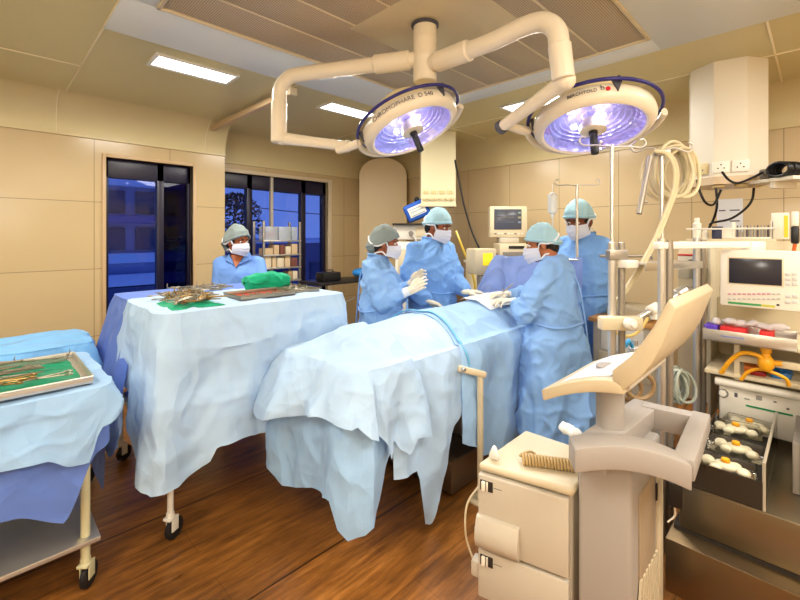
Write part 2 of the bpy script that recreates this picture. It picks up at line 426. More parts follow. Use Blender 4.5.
w.span((wx - .03, Y1 + .06, WZ0), (wx + .03, Y1 + .14, WZ1))
w1 = struct('window_1', w, M_frame_dark)
obj('pane', MB().span((WX0 + e, Y1 + .095, WZ0 + .05), (wx - .03, Y1 + .101, WZ1 - .17), 0), M_glass, w1)
obj('pane', MB().span((wx + .03, Y1 + .095, WZ0 + .05), (WX1 - e, Y1 + .101, WZ1 - .17), 0), M_glass_dark, w1)
w = MB()
for a, b in (((WX0 - .03, Y1 - .014, WZ0 - .03), (WX0, Y1 + .06, WZ1 + .03)), ((WX1, Y1 - .014, WZ0 - .03), (WX1 + .03, Y1 + .06, WZ1 + .03)), ((WX0, Y1 - .014, WZ1), (WX1, Y1 + .06, WZ1 + .03)), ((WX0 - .03, Y1 - .03, WZ0 - .03), (WX1 + .03, Y1 + .06, WZ0))): w.span(a, b, .003)
obj('window_casing', w, mat('casing_tan', (200, 170, 128), .35), w1)
w = MB(); yy0, yy1 = Y2 + .05, Y2 + .13
w.span((VX0, yy0, VZ0), (VX0 + .05, yy1, VZ1)).span((VX1 - .05, yy0, VZ0), (VX1, yy1, VZ1)).span((VX0, yy0, VZ0), (VX1, yy1, VZ0 + .05)).span((VX0, yy0, VZ1 - .17), (VX1, yy1, VZ1))
for px in (251.5, 305.5):
    x = on_y(px, 236, Y2).x; w.span((x - .035, yy0, VZ0), (x + .035, yy1, VZ1))
w2 = struct('window_2', w, M_frame_dark)
x = on_y(273, 236, Y2).x
obj('mullion', MB().span((x - .018, Y2 + .02, VZ0), (x + .018, Y2 + .07, VZ1)), M_alu, w2)
obj('pane', MB().span((VX0 + .05, Y2 + .085, VZ0 + .05), (VX1 - .05, Y2 + .091, VZ1 - .17), 0), M_glass, w2)
w = MB()
for a, b in (((VX1, Y2 - .014, VZ0 - .04), (VX1 + .06, Y2 + .05, VZ1 + .04)), ((VX0, Y2 - .014, VZ1), (VX1, Y2 + .05, VZ1 + .04)), ((VX0 - .03, Y2 - .03, VZ0 - .04), (VX1 + .06, Y2 + .05, VZ0))): w.span(a, b, .003)
obj('window_casing', w, mat('casing_pale', (214, 196, 166), .35), w2)

# ================= dusk outside =================
wd = bpy.data.worlds.new('dusk'); SC.world = wd; wd.use_nodes = True
nt = wd.node_tree; bg = nt.nodes['Background']; tc = nt.nodes.new('ShaderNodeTexCoord'); sp = nt.nodes.new('ShaderNodeSeparateXYZ'); nt.links.new(tc.outputs['Generated'], sp.inputs[0])
cr = nt.nodes.new('ShaderNodeValToRGB'); cr.color_ramp.elements[0].position = 0; cr.color_ramp.elements[0].color = lin((160, 182, 218)); cr.color_ramp.elements[1].position = .6; cr.color_ramp.elements[1].color = lin((96, 126, 186))
nt.links.new(sp.outputs['Z'], cr.inputs[0]); nt.links.new(cr.outputs[0], bg.inputs[0]); bg.inputs[1].default_value = 1.9

# ================= lamps in the ceiling, then added fill lights =================
M_lampframe = mat('lamp_frame_white', (225, 222, 214), .4)
M_diff = mat('lamp_diffuser', (255, 250, 236), .5, emit=9)
def ceiling_light(x0, x1, y0, y1, label, W, seen=True):
    z = HC - .001; t = thing('ceiling_light', label, 'ceiling light', ((x0 + x1) / 2, (y0 + y1) / 2, z), 0, 'recessed ceiling lights')
    f = MB(); e = .025
    f.span((x0 - e, y0 - e, z - .016), (x1 + e, y0, z)).span((x0 - e, y1, z - .016), (x1 + e, y1 + e, z)).span((x0 - e, y0, z - .016), (x0, y1, z)).span((x1, y0, z - .016), (x1 + e, y1, z))
    obj('frame', f, M_lampframe, t); obj('diffuser', MB().span((x0, y0, z - .008), (x1, y1, z - .002), 0), M_diff, t)
    l = bpy.data.lights.new('lamp_or_fill_light', 'AREA'); l.shape = 'RECTANGLE'; l.size = x1 - x0; l.size_y = y1 - y0; l.energy = W; l.color = (1.0, .955, .87)
    o = bpy.data.objects.new('lamp_or_fill_light', l); COL.objects.link(o); o.location = ((x0 + x1) / 2, (y0 + y1) / 2, z - .02)
ceiling_light(.80, 1.29, 2.95, 3.14, 'recessed ceiling light above the draped instrument table', 26)
ceiling_light(2.13, 2.62, 2.95, 3.14, 'recessed ceiling light partly behind the left operating lamp', 26)
ceiling_light(3.27, 3.46, 1.5, 1.99, 'recessed ceiling light peeking past the elbow of the right operating lamp', 26)
for x, y, W in ((-.9, .9, 40), (.9, -1.0, 50), (2.6, -1.0, 44), (-.9, 2.9, 22)):      # added fill: bare area lights under the unseen ceiling, mostly behind the camera
    l = bpy.data.lights.new('lamp_or_fill_light', 'AREA'); l.shape = 'RECTANGLE'; l.size = .9; l.size_y = .9; l.energy = W; l.color = (1.0, .96, .89)
    o = bpy.data.objects.new('lamp_or_fill_light', l); COL.objects.link(o); o.location = (x, y, HC - .03)
for x, y, z, W in ((-1.2, .1, 1.9, 50), (.2, -1.3, 1.9, 50)):                          # two added point lights behind the camera, even out the room, no fixture
    l = bpy.data.lights.new('lamp_or_fill_light', 'POINT'); l.shadow_soft_size = .22; l.energy = W; l.color = (1.0, .96, .90)
    o = bpy.data.objects.new('lamp_or_fill_light', l); COL.objects.link(o); o.location = (x, y, z)

# ceiling rail
t = thing('ceiling_rail', 'cream curtain rail hanging just under the ceiling in front of the far window', 'rail', (1.67, 3.4, 2.5))
obj('rail', MB().span((1.645, 2.83, 2.52), (1.695, 4.42, 2.56), .004), mat('rail_tan', (206, 178, 140), .4), t)
obj('end_cap', MB().span((1.638, 2.80, 2.512), (1.702, 2.84, 2.568), .006), M_cream, t)
for y in (3.0, 3.7, 4.3): obj('hanger', MB().cyl((1.67, y, 2.55), (1.67, y, HC), .01, 8), M_cream, t)
# ================= operating lamps =================
M_lampwhite = mat('lamp_enamel', (232, 220, 196), .3)
M_lampcream = mat('lamp_dome_cream', (236, 216, 168), .4)
M_bumper = mat('bumper_blue', (38, 32, 110), .35)
M_dgrey = mat('bracket_grey', (74, 74, 84), .45)
M_black = mat('black_plastic', (22, 21, 22), .4)
M_ink = mat('ink_grey', (84, 80, 88), .5)
M_red = mat('logo_red', (205, 30, 40), .4)
M_clear = glass_mat('lamp_glass', (248, 248, 252), .06)
def refl_mat():
    m = mat('lamp_reflector', (172, 164, 228), .25, metal=.45); nt = m.node_tree; b = nt.nodes['Principled BSDF']
    tc = nt.nodes.new('ShaderNodeTexCoord'); v = nt.nodes.new('ShaderNodeTexVoronoi'); v.inputs['Scale'].default_value = 34
    nt.links.new(tc.outputs['Object'], v.inputs['Vector']); bp = nt.nodes.new('ShaderNodeBump'); bp.inputs['Strength'].default_value = .5; bp.inputs['Distance'].default_value = .01
    nt.links.new(v.outputs['Distance'], bp.inputs['Height']); nt.links.new(bp.outputs['Normal'], b.inputs['Normal']); return m
M_refl = refl_mat()
pole = Vector((1.69, 1.50, HC))
t = thing('lamp_mount', 'white ceiling pole that carries the arms of both operating lamps', 'lamp mount', pole)
obj('mounting_plate', MB().span((1.44, 1.12, HC - .012), (2.02, 1.83, HC - .001), .003), mat('plate_cream', (206, 192, 158), .35), t)
obj('collar', MB().lathe([(.066, 0), (.074, .004), (.074, .014), (.066, .018)], pole - Vector((0, 0, .03))), M_dgrey, t)
obj('pole', MB().lathe([(.056, 0), (.062, .005), (.062, .12), (.064, .125), (.064, .135), (.062, .14), (.062, .215), (.0635, .22), (.0635, .232), (.062, .236), (.062, .315)], pole - Vector((0, 0, .325))), M_lampwhite, t)

def lamp(cpx, d, nscr, face, R, label, arm_pts, drop_end, fore, text, yaw):
    c = at(*cpx, d); v = (c - Vector((0, 0, CAMZ))).normalized(); r = Vector((R2, -R2, 0)); r = (r - v * r.dot(v)).normalized(); up = r.cross(v)
    s = math.sqrt(1 - face * face); n = (r * nscr[0] - up * nscr[1]).normalized() * s - v * face
    xa = (r - n * r.dot(n)).normalized(); ya = n.cross(xa); ya = -ya          # ya: towards the camera-side rim, read upright from below
    if ya.dot(v) > 0: ya = -ya
    X = lambda a, rad, h: c + (xa * math.sin(a) + ya * math.cos(a)) * rad - n * h     # a = 0 at the near rim, h up from the glass
    t = thing('operating_lamp', label, 'operating lamp', (arm_pts[0][0], arm_pts[0][1], drop_end[2]))
    # arm from the pole, bend, drop tube
    obj('arm', MB().tube(catmull(arm_pts, 6), .042, 16), M_lampwhite, t)
    a0, a1 = Vector(arm_pts[0]), Vector(arm_pts[1]); q = (a1 - a0).normalized()
    obj('arm_sleeve', MB().cyl(a0 + q * .03, a0 + q * .24, .052, 18, .008), M_lampwhite, t)
    top, bot = Vector(arm_pts[-1]), Vector(drop_end)
    obj('drop_tube', MB().cyl(top + Vector((0, 0, .02)), bot, .046, 18, .004), M_lampwhite, t)
    f0, f1, f2 = [Vector(p) for p in fore]
    m = MB(); q = (f1 - f0).normalized(); pp = frame(q)
    m.tube([f0, f0 + (f1 - f0) * .5, f1], [.038, .032, .030], 16).ell(f0, (.043, .043, .043))
    obj('spring_arm', m if False else fuse(m, .008, 3), M_lampwhite, t)
    obj('elbow_cap', MB().cyl(f1 - q * .01, f1 + q * .035, .035, 18, .012), M_dgrey if yaw else M_lampwhite, t)
    side = -xa
    hub = c - n * .05 + side * (R + .03)
    obj('link', MB().tube(catmull([f2, f2 * .5 + hub * .5 + Vector((0, 0, -.004)), hub], 5), .024, 14), M_lampwhite, t)
    yk = [c + (side * math.cos(a) + (-ya) * math.sin(a)) * (R + .035) - n * (.05 + .0 * a) for a in [PI * k / 20 for k in range(21)]]
    obj('yoke', MB().tube(yk, .013, 10, flat=1.6), M_lampwhite, t)
    # head
    F = Matrix((xa, ya, -n)).transposed()
    if F.determinant() < 0: F = Matrix((-xa, ya, -n)).transposed()
    ax = -n
    hd = obj('lamp_head', MB().lathe([(R * .83, .004), (R * .87, -.004), (R * .93, .0), (R, .022), (R * 1.01, .045), (R * .99, .074), (R * .93, .088), (R * .6, .102), (R * .3, .106), (.001, .106)], c, ax, 48, ends=False), M_lampwhite, t)
    obj('dome', MB().lathe([(R * .70, .090)] + [(R * .68 * math.cos(a), .098 + .15 * math.sin(a)) for a in [PI / 2 * k / 8 for k in range(9)]], c, ax, 32), M_lampcream, hd)
    pr = [(R * .84, .006)] + [(R * .84 * math.cos(a) ** .8 if k < 10 else .001, .006 + .080 * math.sin(a)) for k, a in [(k, PI / 2 * k / 10) for k in range(1, 11)]]
    pr2 = []
    for i, (rr, h) in enumerate(pr): pr2 += [(rr, h), (rr * .985, h + .006)] if 0 < i < 10 else [(rr, h)]
    obj('reflector', MB().lathe(pr2, c, ax, 48, ends=False), M_refl, hd)
    obj('glass', MB().lathe([(R * .84, .001), (R * .84, .004), (.001, .004), (.001, .001)], c, ax, 48, closed=True), M_clear, hd)
    obj('bulb_cover', MB().lathe([(.001, .0), (.05, -.004), (.062, .0), (.064, .02), (.05, .05), (.03, .07)], c, ax, 28), M_lampwhite, hd)
    obj('handle', MB().lathe([(.001, -.125), (.017, -.123), (.019, -.115), (.019, -.02), (.021, -.018), (.021, -.004), (.001, -.004)], c, ax, 18), M_black, hd)
    obj('bumper', MB().tube([X(2 * PI * k / 60, R * 1.10, .078) for k in range(60)], .0085, 10, closed=True), M_bumper, hd)
    for a in ((.32 if yaw else .72), -1.45, 2.5):
        m = MB(); o = X(a, R * .995, .03); q1 = (X(a + .08, R * 1.0, .088)); q2 = X(a - .08, R * 1.0, .088); q3 = X(a, R * 1.11, .082); ro = (X(a, 1, 0) - c).normalized() * .012
        m.add([o, q1, q2, q3, o + ro, q1 + ro, q2 + ro, q3 + ro * .1 - n * .012], [[0, 1, 2], [4, 6, 5], [0, 4, 5, 1], [0, 2, 6, 4], [1, 5, 7, 3], [2, 3, 7, 6], [1, 3, 2], [5, 6, 7]])
        obj('bracket', m, M_dgrey, hd)
    # lettering round the near rim
    for s, size, a0, h, m_ in text:
        if s == '*':
            m = MB(); o = X(a0, R * 1.012, h); m.lathe([(.001, .003), (size, .003), (size, 0)], o, (o - c + n * h).normalized(), 20)
        elif s == '|':
            m = MB(); w_ = text_mb('b', size); warp(w_, lambda p: X(a0 + p.x / R, R * 1.012 + p.z, h + p.y)); m = w_
        else:
            m = text_mb(s, size); warp(m, lambda p: X(a0 + p.x / R, R * 1.012 + p.z, h + p.y))
        obj('lettering' if s not in '*|' else 'logo', m, m_, hd)
    for k in range(3):
        l = bpy.data.lights.new('bulb_light', 'POINT'); l.energy = 1.0; l.color = (1, .97, .95); l.shadow_soft_size = .02
        o = bpy.data.objects.new('bulb_light', l); COL.objects.link(o); o.location = X(2 * PI * k / 3 + .5, .085, .03)
    l = bpy.data.lights.new('operating_lamp_light', 'SPOT'); l.energy = 32; l.color = (1, .95, .88); l.spot_size = 1.3; l.spot_blend = .7; l.shadow_soft_size = .18
    o = bpy.data.objects.new('operating_lamp_light', l); COL.objects.link(o); o.location = c + n * .03; o.rotation_euler = n.to_track_quat('-Z', 'Y').to_euler()
zA = 2.405
e1 = at(279, 78, 2.52); e1z = Vector((e1.x, e1.y, zA)); q = (e1z - Vector((1.69, 1.5, zA))).normalized(); b1 = e1z
p0 = Vector((1.69, 1.5, zA)) + q * .05
d1 = Vector((b1.x, b1.y, 2.04))
lamp((413, 132), 2.36, (.41, .91), .42, .275, 'left operating lamp with blue bumper ring, turned to the right on its bent white arm', [p0, p0 + q * .35, b1 - q * .17, b1 - q * .07 + Vector((0, 0, -.012)), b1 - q * .012 + Vector((0, 0, -.07)), b1 + Vector((0, 0, -.17))], d1 + Vector((0, 0, -.03)),
     (d1 + Vector((.015, 0, .0)), at(345, 146, 2.44), at(338, 150, 2.44)), [('CHROMOPHARE  D 540', .034, -.18, .046, M_ink)], 0)
b2 = Vector((1.70, .765, 2.375)); q = (Vector((b2.x, b2.y, 0)) - Vector((1.69, 1.5, 0))).normalized(); p0 = Vector((1.69, 1.5, 2.36)) + q * .05
d2 = Vector((b2.x + .012, b2.y - .012, 2.10))
lamp((593, 131), 2.08, (.185, .98), .47, .278, 'right operating lamp showing its violet reflector, with a red dot on the rim', [p0, p0 + q * .35, b2 - q * .17, b2 - q * .07 + Vector((0, 0, -.012)), b2 - q * .012 + Vector((0, 0, -.07)), b2 + Vector((0, 0, -.15))], d2 + Vector((0, 0, 0)),
     (d2 + Vector((.02, .0, -.0)), at(503, 126, 2.12), at(508, 125, 2.12)), [('BERCHTOLD', .022, -.20, .046, M_ink), ('|', .036, .10, .054, M_ink), ('*', .010, .18, .046, M_red)], 1)

# ================= perforated air panel =================
def perf_mat():
    m = mat('perforated_metal', (188, 170, 142), .45); nt = m.node_tree; b = nt.nodes['Principled BSDF']; L = nt.links
    g = nt.nodes.new('ShaderNodeNewGeometry'); sc = nt.nodes.new('ShaderNodeVectorMath'); sc.operation = 'SCALE'; sc.inputs[3].default_value = 90; L.new(g.outputs['Position'], sc.inputs[0])
    fr = nt.nodes.new('ShaderNodeVectorMath'); fr.operation = 'FRACTION'; L.new(sc.outputs[0], fr.inputs[0]); sb = nt.nodes.new('ShaderNodeVectorMath'); sb.operation = 'SUBTRACT'; sb.inputs[1].default_value = (.5, .5, .5); L.new(fr.outputs[0], sb.inputs[0])
    ml = nt.nodes.new('ShaderNodeVectorMath'); ml.operation = 'MULTIPLY'; ml.inputs[1].default_value = (1, 1, 0); L.new(sb.outputs[0], ml.inputs[0]); ln = nt.nodes.new('ShaderNodeVectorMath'); ln.operation = 'LENGTH'; L.new(ml.outputs[0], ln.inputs[0])
    lt = nt.nodes.new('ShaderNodeMath'); lt.operation = 'LESS_THAN'; lt.inputs[1].default_value = .27; L.new(ln.outputs['Value'], lt.inputs[0])
    mx = nt.nodes.new('ShaderNodeMix'); mx.data_type = 'RGBA'; mx.inputs[6].default_value = lin((192, 174, 148)); mx.inputs[7].default_value = lin((105, 90, 70)); L.new(lt.outputs[0], mx.inputs[0]); L.new(mx.outputs[2], b.inputs['Base Color']); return m
M_perf = perf_mat()
t = thing('ceiling_diffuser', 'large perforated air panel in the ceiling round the lamp pole', 'ceiling vent', ((PX0 + PX1) / 2, (PY0 + PY1) / 2, HC - .01))
ny = 6
for i in range(ny):
    y0 = PY0 + .02 + (PY1 - PY0 - .04) * i / ny; y1 = PY0 + .02 + (PY1 - PY0 - .04) * (i + 1) / ny
    obj('perforated_sheet', MB().span((PX0 + .02, y0 + .006, HC - .009), (PX1 - .02, y1 - .006, HC - .003), .001), M_perf, t)
m = MB()
for i in range(1, ny):
    y = PY0 + .02 + (PY1 - PY0 - .04) * i / ny; m.span((PX0 + .02, y - .006, HC - .011), (PX1 - .02, y + .006, HC - .002), .001)
m.span((PX0, PY0, HC - .02), (PX1, PY0 + .02, HC)).span((PX0, PY1 - .02, HC - .02), (PX1, PY1, HC)).span((PX0, PY0, HC - .02), (PX0 + .02, PY1, HC)).span((PX1 - .02, PY0, HC - .02), (PX1, PY1, HC))
obj('frame', m, M_cream, t)

# ================= ceiling pendants with sockets =================
M_pend = mat('pendant_cream', (230, 222, 204), .4, var=.02); M_socket = mat('socket_white', (240, 234, 220), .35); M_sockety = mat('socket_ivory', (226, 204, 150), .4)
u = Vector((R2, -R2, 0)); fw = Vector((R2, R2, 0))
def socket(o, u, n, w, h, m_, holes, par, nm='socket'):
    b = MB(); F = Matrix((u, n, Vector((0, 0, 1)))).transposed(); b.box(o + n * .006, (w, .012, h), F, .003)
    s = obj(nm, b, m_, par); b = MB()
    for hx, hz in holes: b.cyl(o + u * hx * w + Vector((0, 0, hz * h)) + n * .011, o + u * hx * w + Vector((0, 0, hz * h)) + n * .0135, .0045, 8)
    obj('socket_holes', b, M_black, s); return s
base = u * 2.253 + fw * 2.90
t = thing('ceiling_pendant', 'wide cream eight-sided supply column hanging from the ceiling at the right with power sockets', 'supply column', (base.x, base.y, 1.79))
side, th0 = .172, math.radians(-32)
def octo(k): return base + sum((u * math.cos(th0 + i * PI / 4) + fw * math.sin(th0 + i * PI / 4) for i in range(k)), Vector((0, 0, 0))) * side + O0
O0 = (u * math.cos(th0) + fw * math.sin(th0)) * -side / 2 + (u * math.sin(-th0) * -1 + fw * -math.cos(th0)) * side * 1.2071
pts8 = [octo(k) for k in range(8)]
loc = [((p - base).dot(u), (p - base).dot(fw)) for p in pts8]
obj('column', MB().prism(loc, base + Vector((0, 0, 1.84)), u, fw, Vector((0, 0, HC - 1.84 - .001))), M_pend, t)
obj('base_plate', MB().prism([(x * 1.04, y * 1.04) for x, y in loc], base + Vector((0, 0, 1.79)), u, fw, Vector((0, 0, .05))), mat('pendant_rim', (214, 190, 156), .4), t)
for k, offs in ((0, (-.05, .05)), (7, (0,))):
    p, q_ = pts8[k], pts8[(k + 1) % 8]; su = (q_ - p).normalized(); sn = Vector((su.y, -su.x, 0))
    if sn.dot(p - base) < 0: sn = -sn
    for o_ in offs: socket((p + q_) / 2 + su * o_ + Vector((0, 0, 1.90)), su, sn, .09, .075, M_socket if k == 0 else M_sockety, [(-.18, -.1), (.18, -.1), (0, .2)], t)
for k, (a, b) in enumerate(((-.13, -.10), (-.02, -.15), (.09, -.13))):
    obj('gas_outlet', MB().lathe([(.028, 0), (.036, .004), (.036, .018), (.02, .022), (.001, .022)], base + u * a + fw * b + Vector((0, 0, 1.79)), (0, 0, -1), 18), M_sockety, t)
sh = thing('wall_shelf', 'short white shelf beside the right ceiling column holding a coiled black cable', 'shelf', (3.47, .19, 1.78))
a, b = at(762, 181, 2.70), at(806, 177, 2.45)
q = (b - a); q.z = 0; L_ = q.length; q.normalize(); nn = Vector((-q.y, q.x, 0)); F = Matrix((q, nn, Vector((0, 0, 1)))).transposed()
mid = (a + b) / 2; mid.z = 1.79
obj('board', MB().box(mid, (L_ + .02, .2, .022), F, .004), M_pend, sh); obj('bracket', MB().box(mid - Vector((0, 0, .03)), (.03, .16, .04), F, .003), M_pend, sh)
m = MB(); c0 = at(785, 168, 2.5); c0.z = 1.801
for k in range(7):
    rr = .062 - .004 * (k % 3); zz = c0.z + .03 + .0 * k
    m.tube([c0 + q * (math.cos(a_) * rr * 1.0 + .0) + nn * (-.05 + .016 * k) + Vector((0, 0, .045 + .040 * math.sin(a_) )) for a_ in [2 * PI * i / 24 for i in range(24)]], .008, 8, closed=True)
single('cable_coil', m, M_black, 'black coiled cable lying on the short white shelf', 'cable')
pb = at(768, 170, 2.60); single('plug_adapter', MB().box(Vector((pb.x, pb.y, 1.801 + .032)), (.06, .07, .062), F, .01), mat('adapter_grey', (112, 104, 92), .5), 'grey plug adapter box next to the coiled black cable', 'adapter')

lp = at(438.5, 150, 4.62); lb = Vector((lp.x, lp.y, 0))
t = thing('ceiling_pendant', 'narrow cream supply column behind the left operating lamp with a row of gas outlets', 'supply column', (lb.x, lb.y, 1.75))
obj('column', MB().prism([(-.19, 0), (.19, 0), (.19, .3), (-.19, .3)], lb + Vector((0, 0, 1.80)), u, fw, Vector((0, 0, HC - 1.801))), mat('pendant_pale', (226, 216, 178), .4), t)
obj('base_plate', MB().prism([(-.195, -.006), (.195, -.006), (.195, .31), (-.195, .31)], lb + Vector((0, 0, 1.775)), u, fw, Vector((0, 0, .025))), M_cream, t)
for k in range(6):
    x = -.155 + .062 * k
    g = obj('gas_outlet', MB().cyl(lb + u * x + Vector((0, 0, 1.86)), lb + u * x - fw * .02 + Vector((0, 0, 1.86)), .022, 14, .004), M_sockety, t)
    obj('valve', MB().cyl(lb + u * x - fw * .02 + Vector((0, 0, 1.86)), lb + u * x - fw * .04 + Vector((0, 0, 1.86)), .008, 8), M_pend, g)
for k in range(4):
    x = -.14 + .09 * k
    socket(lb + u * x + Vector((0, 0, 1.935)), u, -fw, .06, .045, M_sockety, [(-.2, 0), (.2, 0)], t)
a = at(457, 168, 4.5); 
single('hanging_cable', MB().tube(catmull([at(455, 160, 4.62), at(459, 180, 4.6), at(464, 205, 4.55), at(472, 232, 4.5), at(480, 250, 4.4), at(484, 262, 4.3)], 8), .010, 8), M_black, 'thin black cable hanging down from the narrow supply column', 'cable')
# ================= cloth =================
M_paper = cloth_mat('drape_pale_blue', (162, 200, 238))
M_paperw = cloth_mat('drape_white_blue', (184, 213, 242))
M_paperc = cloth_mat('drape_cyan_blue', (126, 186, 236))
M_blue = cloth_mat('cloth_violet_blue', (104, 134, 212), translucent=.15)
M_green = cloth_mat('cloth_green', (20, 166, 122), rough=.85, translucent=.1, bump=.5)
M_greend = cloth_mat('cloth_green_dark', (14, 138, 98), rough=.85, translucent=.1, bump=.5)
M_steel = mat('stainless_steel', (208, 204, 196), .32, metal=.8)
M_steeld = mat('worn_steel', (158, 150, 138), .4, metal=.7)
M_legw = mat('leg_white', (226, 222, 210), .4); M_legb = mat('leg_beige', (206, 200, 160), .45)
M_rubber = mat('caster_rubber', (24, 22, 22), .6)

def drape(x0, x1, y0, y1, ztop, hem, rad=.05, flare=.05, fold=.03, nfold=16, seed=1., crease=.006, rings=22, rows=44, step=.014, top=None, edge=.03, corner=.05, ease=None, side=None, minout=0., sidefn=None):
    """a sheet lying on a table and hanging over its sides; hem(s) = height of the free edge at perimeter position s in metres,
    counted from the corner (x0, y0) along y = y0, then x = x1, y = y1 and back along x = x0"""
    W, D = x1 - x0, y1 - y0; per = 2 * (W + D); n = int(per / step)
    S = [per * i / n for i in range(n)]
    def edgept(s):
        s %= per
        if s < W: p, nn = Vector((x0 + s, y0, 0)), Vector((0, -1, 0)); dl = min(s, W - s)
        elif s < W + D: s2 = s - W; p, nn = Vector((x1, y0 + s2, 0)), Vector((1, 0, 0)); dl = min(s2, D - s2)
        elif s < 2 * W + D: s2 = s - W - D; p, nn = Vector((x1 - s2, y1, 0)), Vector((0, 1, 0)); dl = min(s2, W - s2)
        else: s2 = s - 2 * W - D; p, nn = Vector((x0, y1 - s2, 0)), Vector((-1, 0, 0)); dl = min(s2, D - s2)
        return p, nn, dl
    def rounded(s):
        """outline with round corners and outward normal"""
        p, nn, dl = edgept(s)
        if dl >= rad: return p, nn, dl
        cx = x0 + rad if p.x < (x0 + x1) / 2 else x1 - rad; cy = y0 + rad if p.y < (y0 + y1) / 2 else y1 - rad
        d = Vector((p.x - cx, p.y - cy, 0)).normalized(); return Vector((cx, cy, 0)) + d * rad, d, dl
    P = [rounded(s) for s in S]; cx, cy = (x0 + x1) / 2, (y0 + y1) / 2
    tf = top or (lambda x, y: 0.)
    vs = []; fs = []
    for k in range(rings):
        f = (k + .15) / rings
        for p, nn, dl in P:
            x, y = cx + (p.x - cx) * f, cy + (p.y - cy) * f
            z = ztop + tf(x, y) + crease * .7 * ridge(Vector((x, y, 0)), 5, seed + 9) + .004 * noise.noise(Vector((x * 9, y * 9, seed)))
            vs.append(Vector((x, y, z)))
    for k in range(rows):
        f = k / (rows - 1)
        for (p, nn, dl), s in zip(P, S):
            ze = ztop + tf(p.x, p.y); h = min(hem(s), ze - .002); L = ze - h
            dn = f * L
            out = edge * (1 - math.exp(-dn / .03)) + flare * dn
            if side and nn.x < -.3: out += side[1] * dn * -nn.x / .4
            if sidefn and nn.x < -.2: out += sidefn(dn) * min(1, -nn.x / .5)
            cw = math.exp(-(dl / .10) ** 2) * corner * min(1, dn / .35)
            amp = fold * min(1, dn / .25) * (ease(s) if ease else 1)
            ang = s / per * nfold * 2 * PI
            w = noise.noise(Vector((s * 2.2, seed * 3.1, dn * .7)))
            fo = amp * (math.asin(math.sin(ang + 3.5 * w + .6 * dn * 3)) * .48 + .9 * noise.noise(Vector((s * 5.0, seed * 5, dn * 1.2))))
            tg = Vector((-nn.y, nn.x, 0)); tx = amp * .6 * noise.noise(Vector((s * 3 + 40, seed, dn * 1.5)))
            z = ze - dn - (0 if f else 0)
            z -= .006 * (1 - math.exp(-dn / .02))
            q = p + nn * (out + cw + max(fo, -out - cw + .004 + minout * min(1, dn / .06))) + tg * tx; q.z = z
            cr = crease * (ridge(q, 4.2, seed) + .6 * ridge(q, 9, seed + 5)) + crease * 1.2 * noise.noise(q * 6 + Vector((seed, 0, 0)))
            wv = Vector((q.x * 4.2, q.y * 4.2, q.z * 2.4)) + noise.noise_vector(q * 2.2 + Vector((seed, 0, 0))) * .6
            cr += crease * 2.6 * (noise.voronoi(wv)[0][0] - .45) * min(1, dn / .12) + crease * .9 * (noise.voronoi(wv * 2.3)[0][0] - .45) * min(1, dn / .08)
            vs.append(q + nn * cr)
    N = rings + rows
    for j in range(N - 1):
        for i in range(n):
            i2 = (i + 1) % n; fs.append([j * n + i, j * n + i2, (j + 1) * n + i2, (j + 1) * n + i])
    fs.append(list(range(n))[::-1])
    m = MB(); m.add(vs, fs); return m
def pw(*kv):
    """piecewise-linear curve through (s, value) pairs, eased"""
    def f(s):
        if s <= kv[0][0]: return kv[0][1]
        for (a, va), (b, vb) in zip(kv, kv[1:]):
            if s <= b:
                t = (s - a) / (b - a) if b > a else 1; return va + (vb - va) * (t * t * (3 - 2 * t) * .5 + t * .5)
        return kv[-1][1]
    return f

def caster(x, y, par, mleg, rot=0., r=.05):
    """fork and wheel under a table leg: the wheel is a piece of the leg"""
    F = rz(rot); o = Vector((x, y, 0)); wx = F @ Vector((.022, 0, 0))
    b = MB(); b.cyl(o + Vector((0, 0, .105)), o + Vector((0, 0, .135)), .019, 12)
    for s_ in (-1, 1): b.box(o + F @ Vector((.012, .017 * s_, .08)), (.04, .005, .07), F, .002)
    b.box(o + Vector((0, 0, .11)), (.05, .042, .012), F, .003)
    obj('fork', b, mleg, par)
    obj('wheel', MB().lathe([(.012, -.012), (r * .72, -.012), (r * .8, -.013), (r, -.008), (r, .008), (r * .8, .013), (r * .72, .012), (.012, .012)], o + wx + Vector((0, 0, r)), F @ Vector((0, 1, 0)), 24), M_rubber, par)
def trolley(label, x0, x1, y0, y1, zt, mleg, zs, mtop, legr=.0145, shelf=True, crot=.5, ins=.025):
    t = thing('instrument_trolley', label, 'trolley', ((x0 + x1) / 2, (y0 + y1) / 2, 0))
    obj('tabletop', MB().span((x0, y0, zt - .03), (x1, y1, zt), .006), mtop, t)
    if shelf: obj('shelf', MB().span((x0 + .01, y0 + .01, zs), (x1 - .01, y1 - .01, zs + .02), .004), mtop, t)
    for x in (x0 + ins, x1 - ins):
        for y in (y0 + ins, y1 - ins):
            g = obj('leg', MB().cyl((x, y, .13), (x, y, zt - .03), legr, 14), mleg, t); caster(x, y, g, mleg, crot)
    z = .34 if not shelf else zs - .012
    for x in (x0 + ins, x1 - ins): obj('cross_bar', MB().cyl((x, y0 + ins, z), (x, y1 - ins, z), .009, 8), mleg, t)
    return t
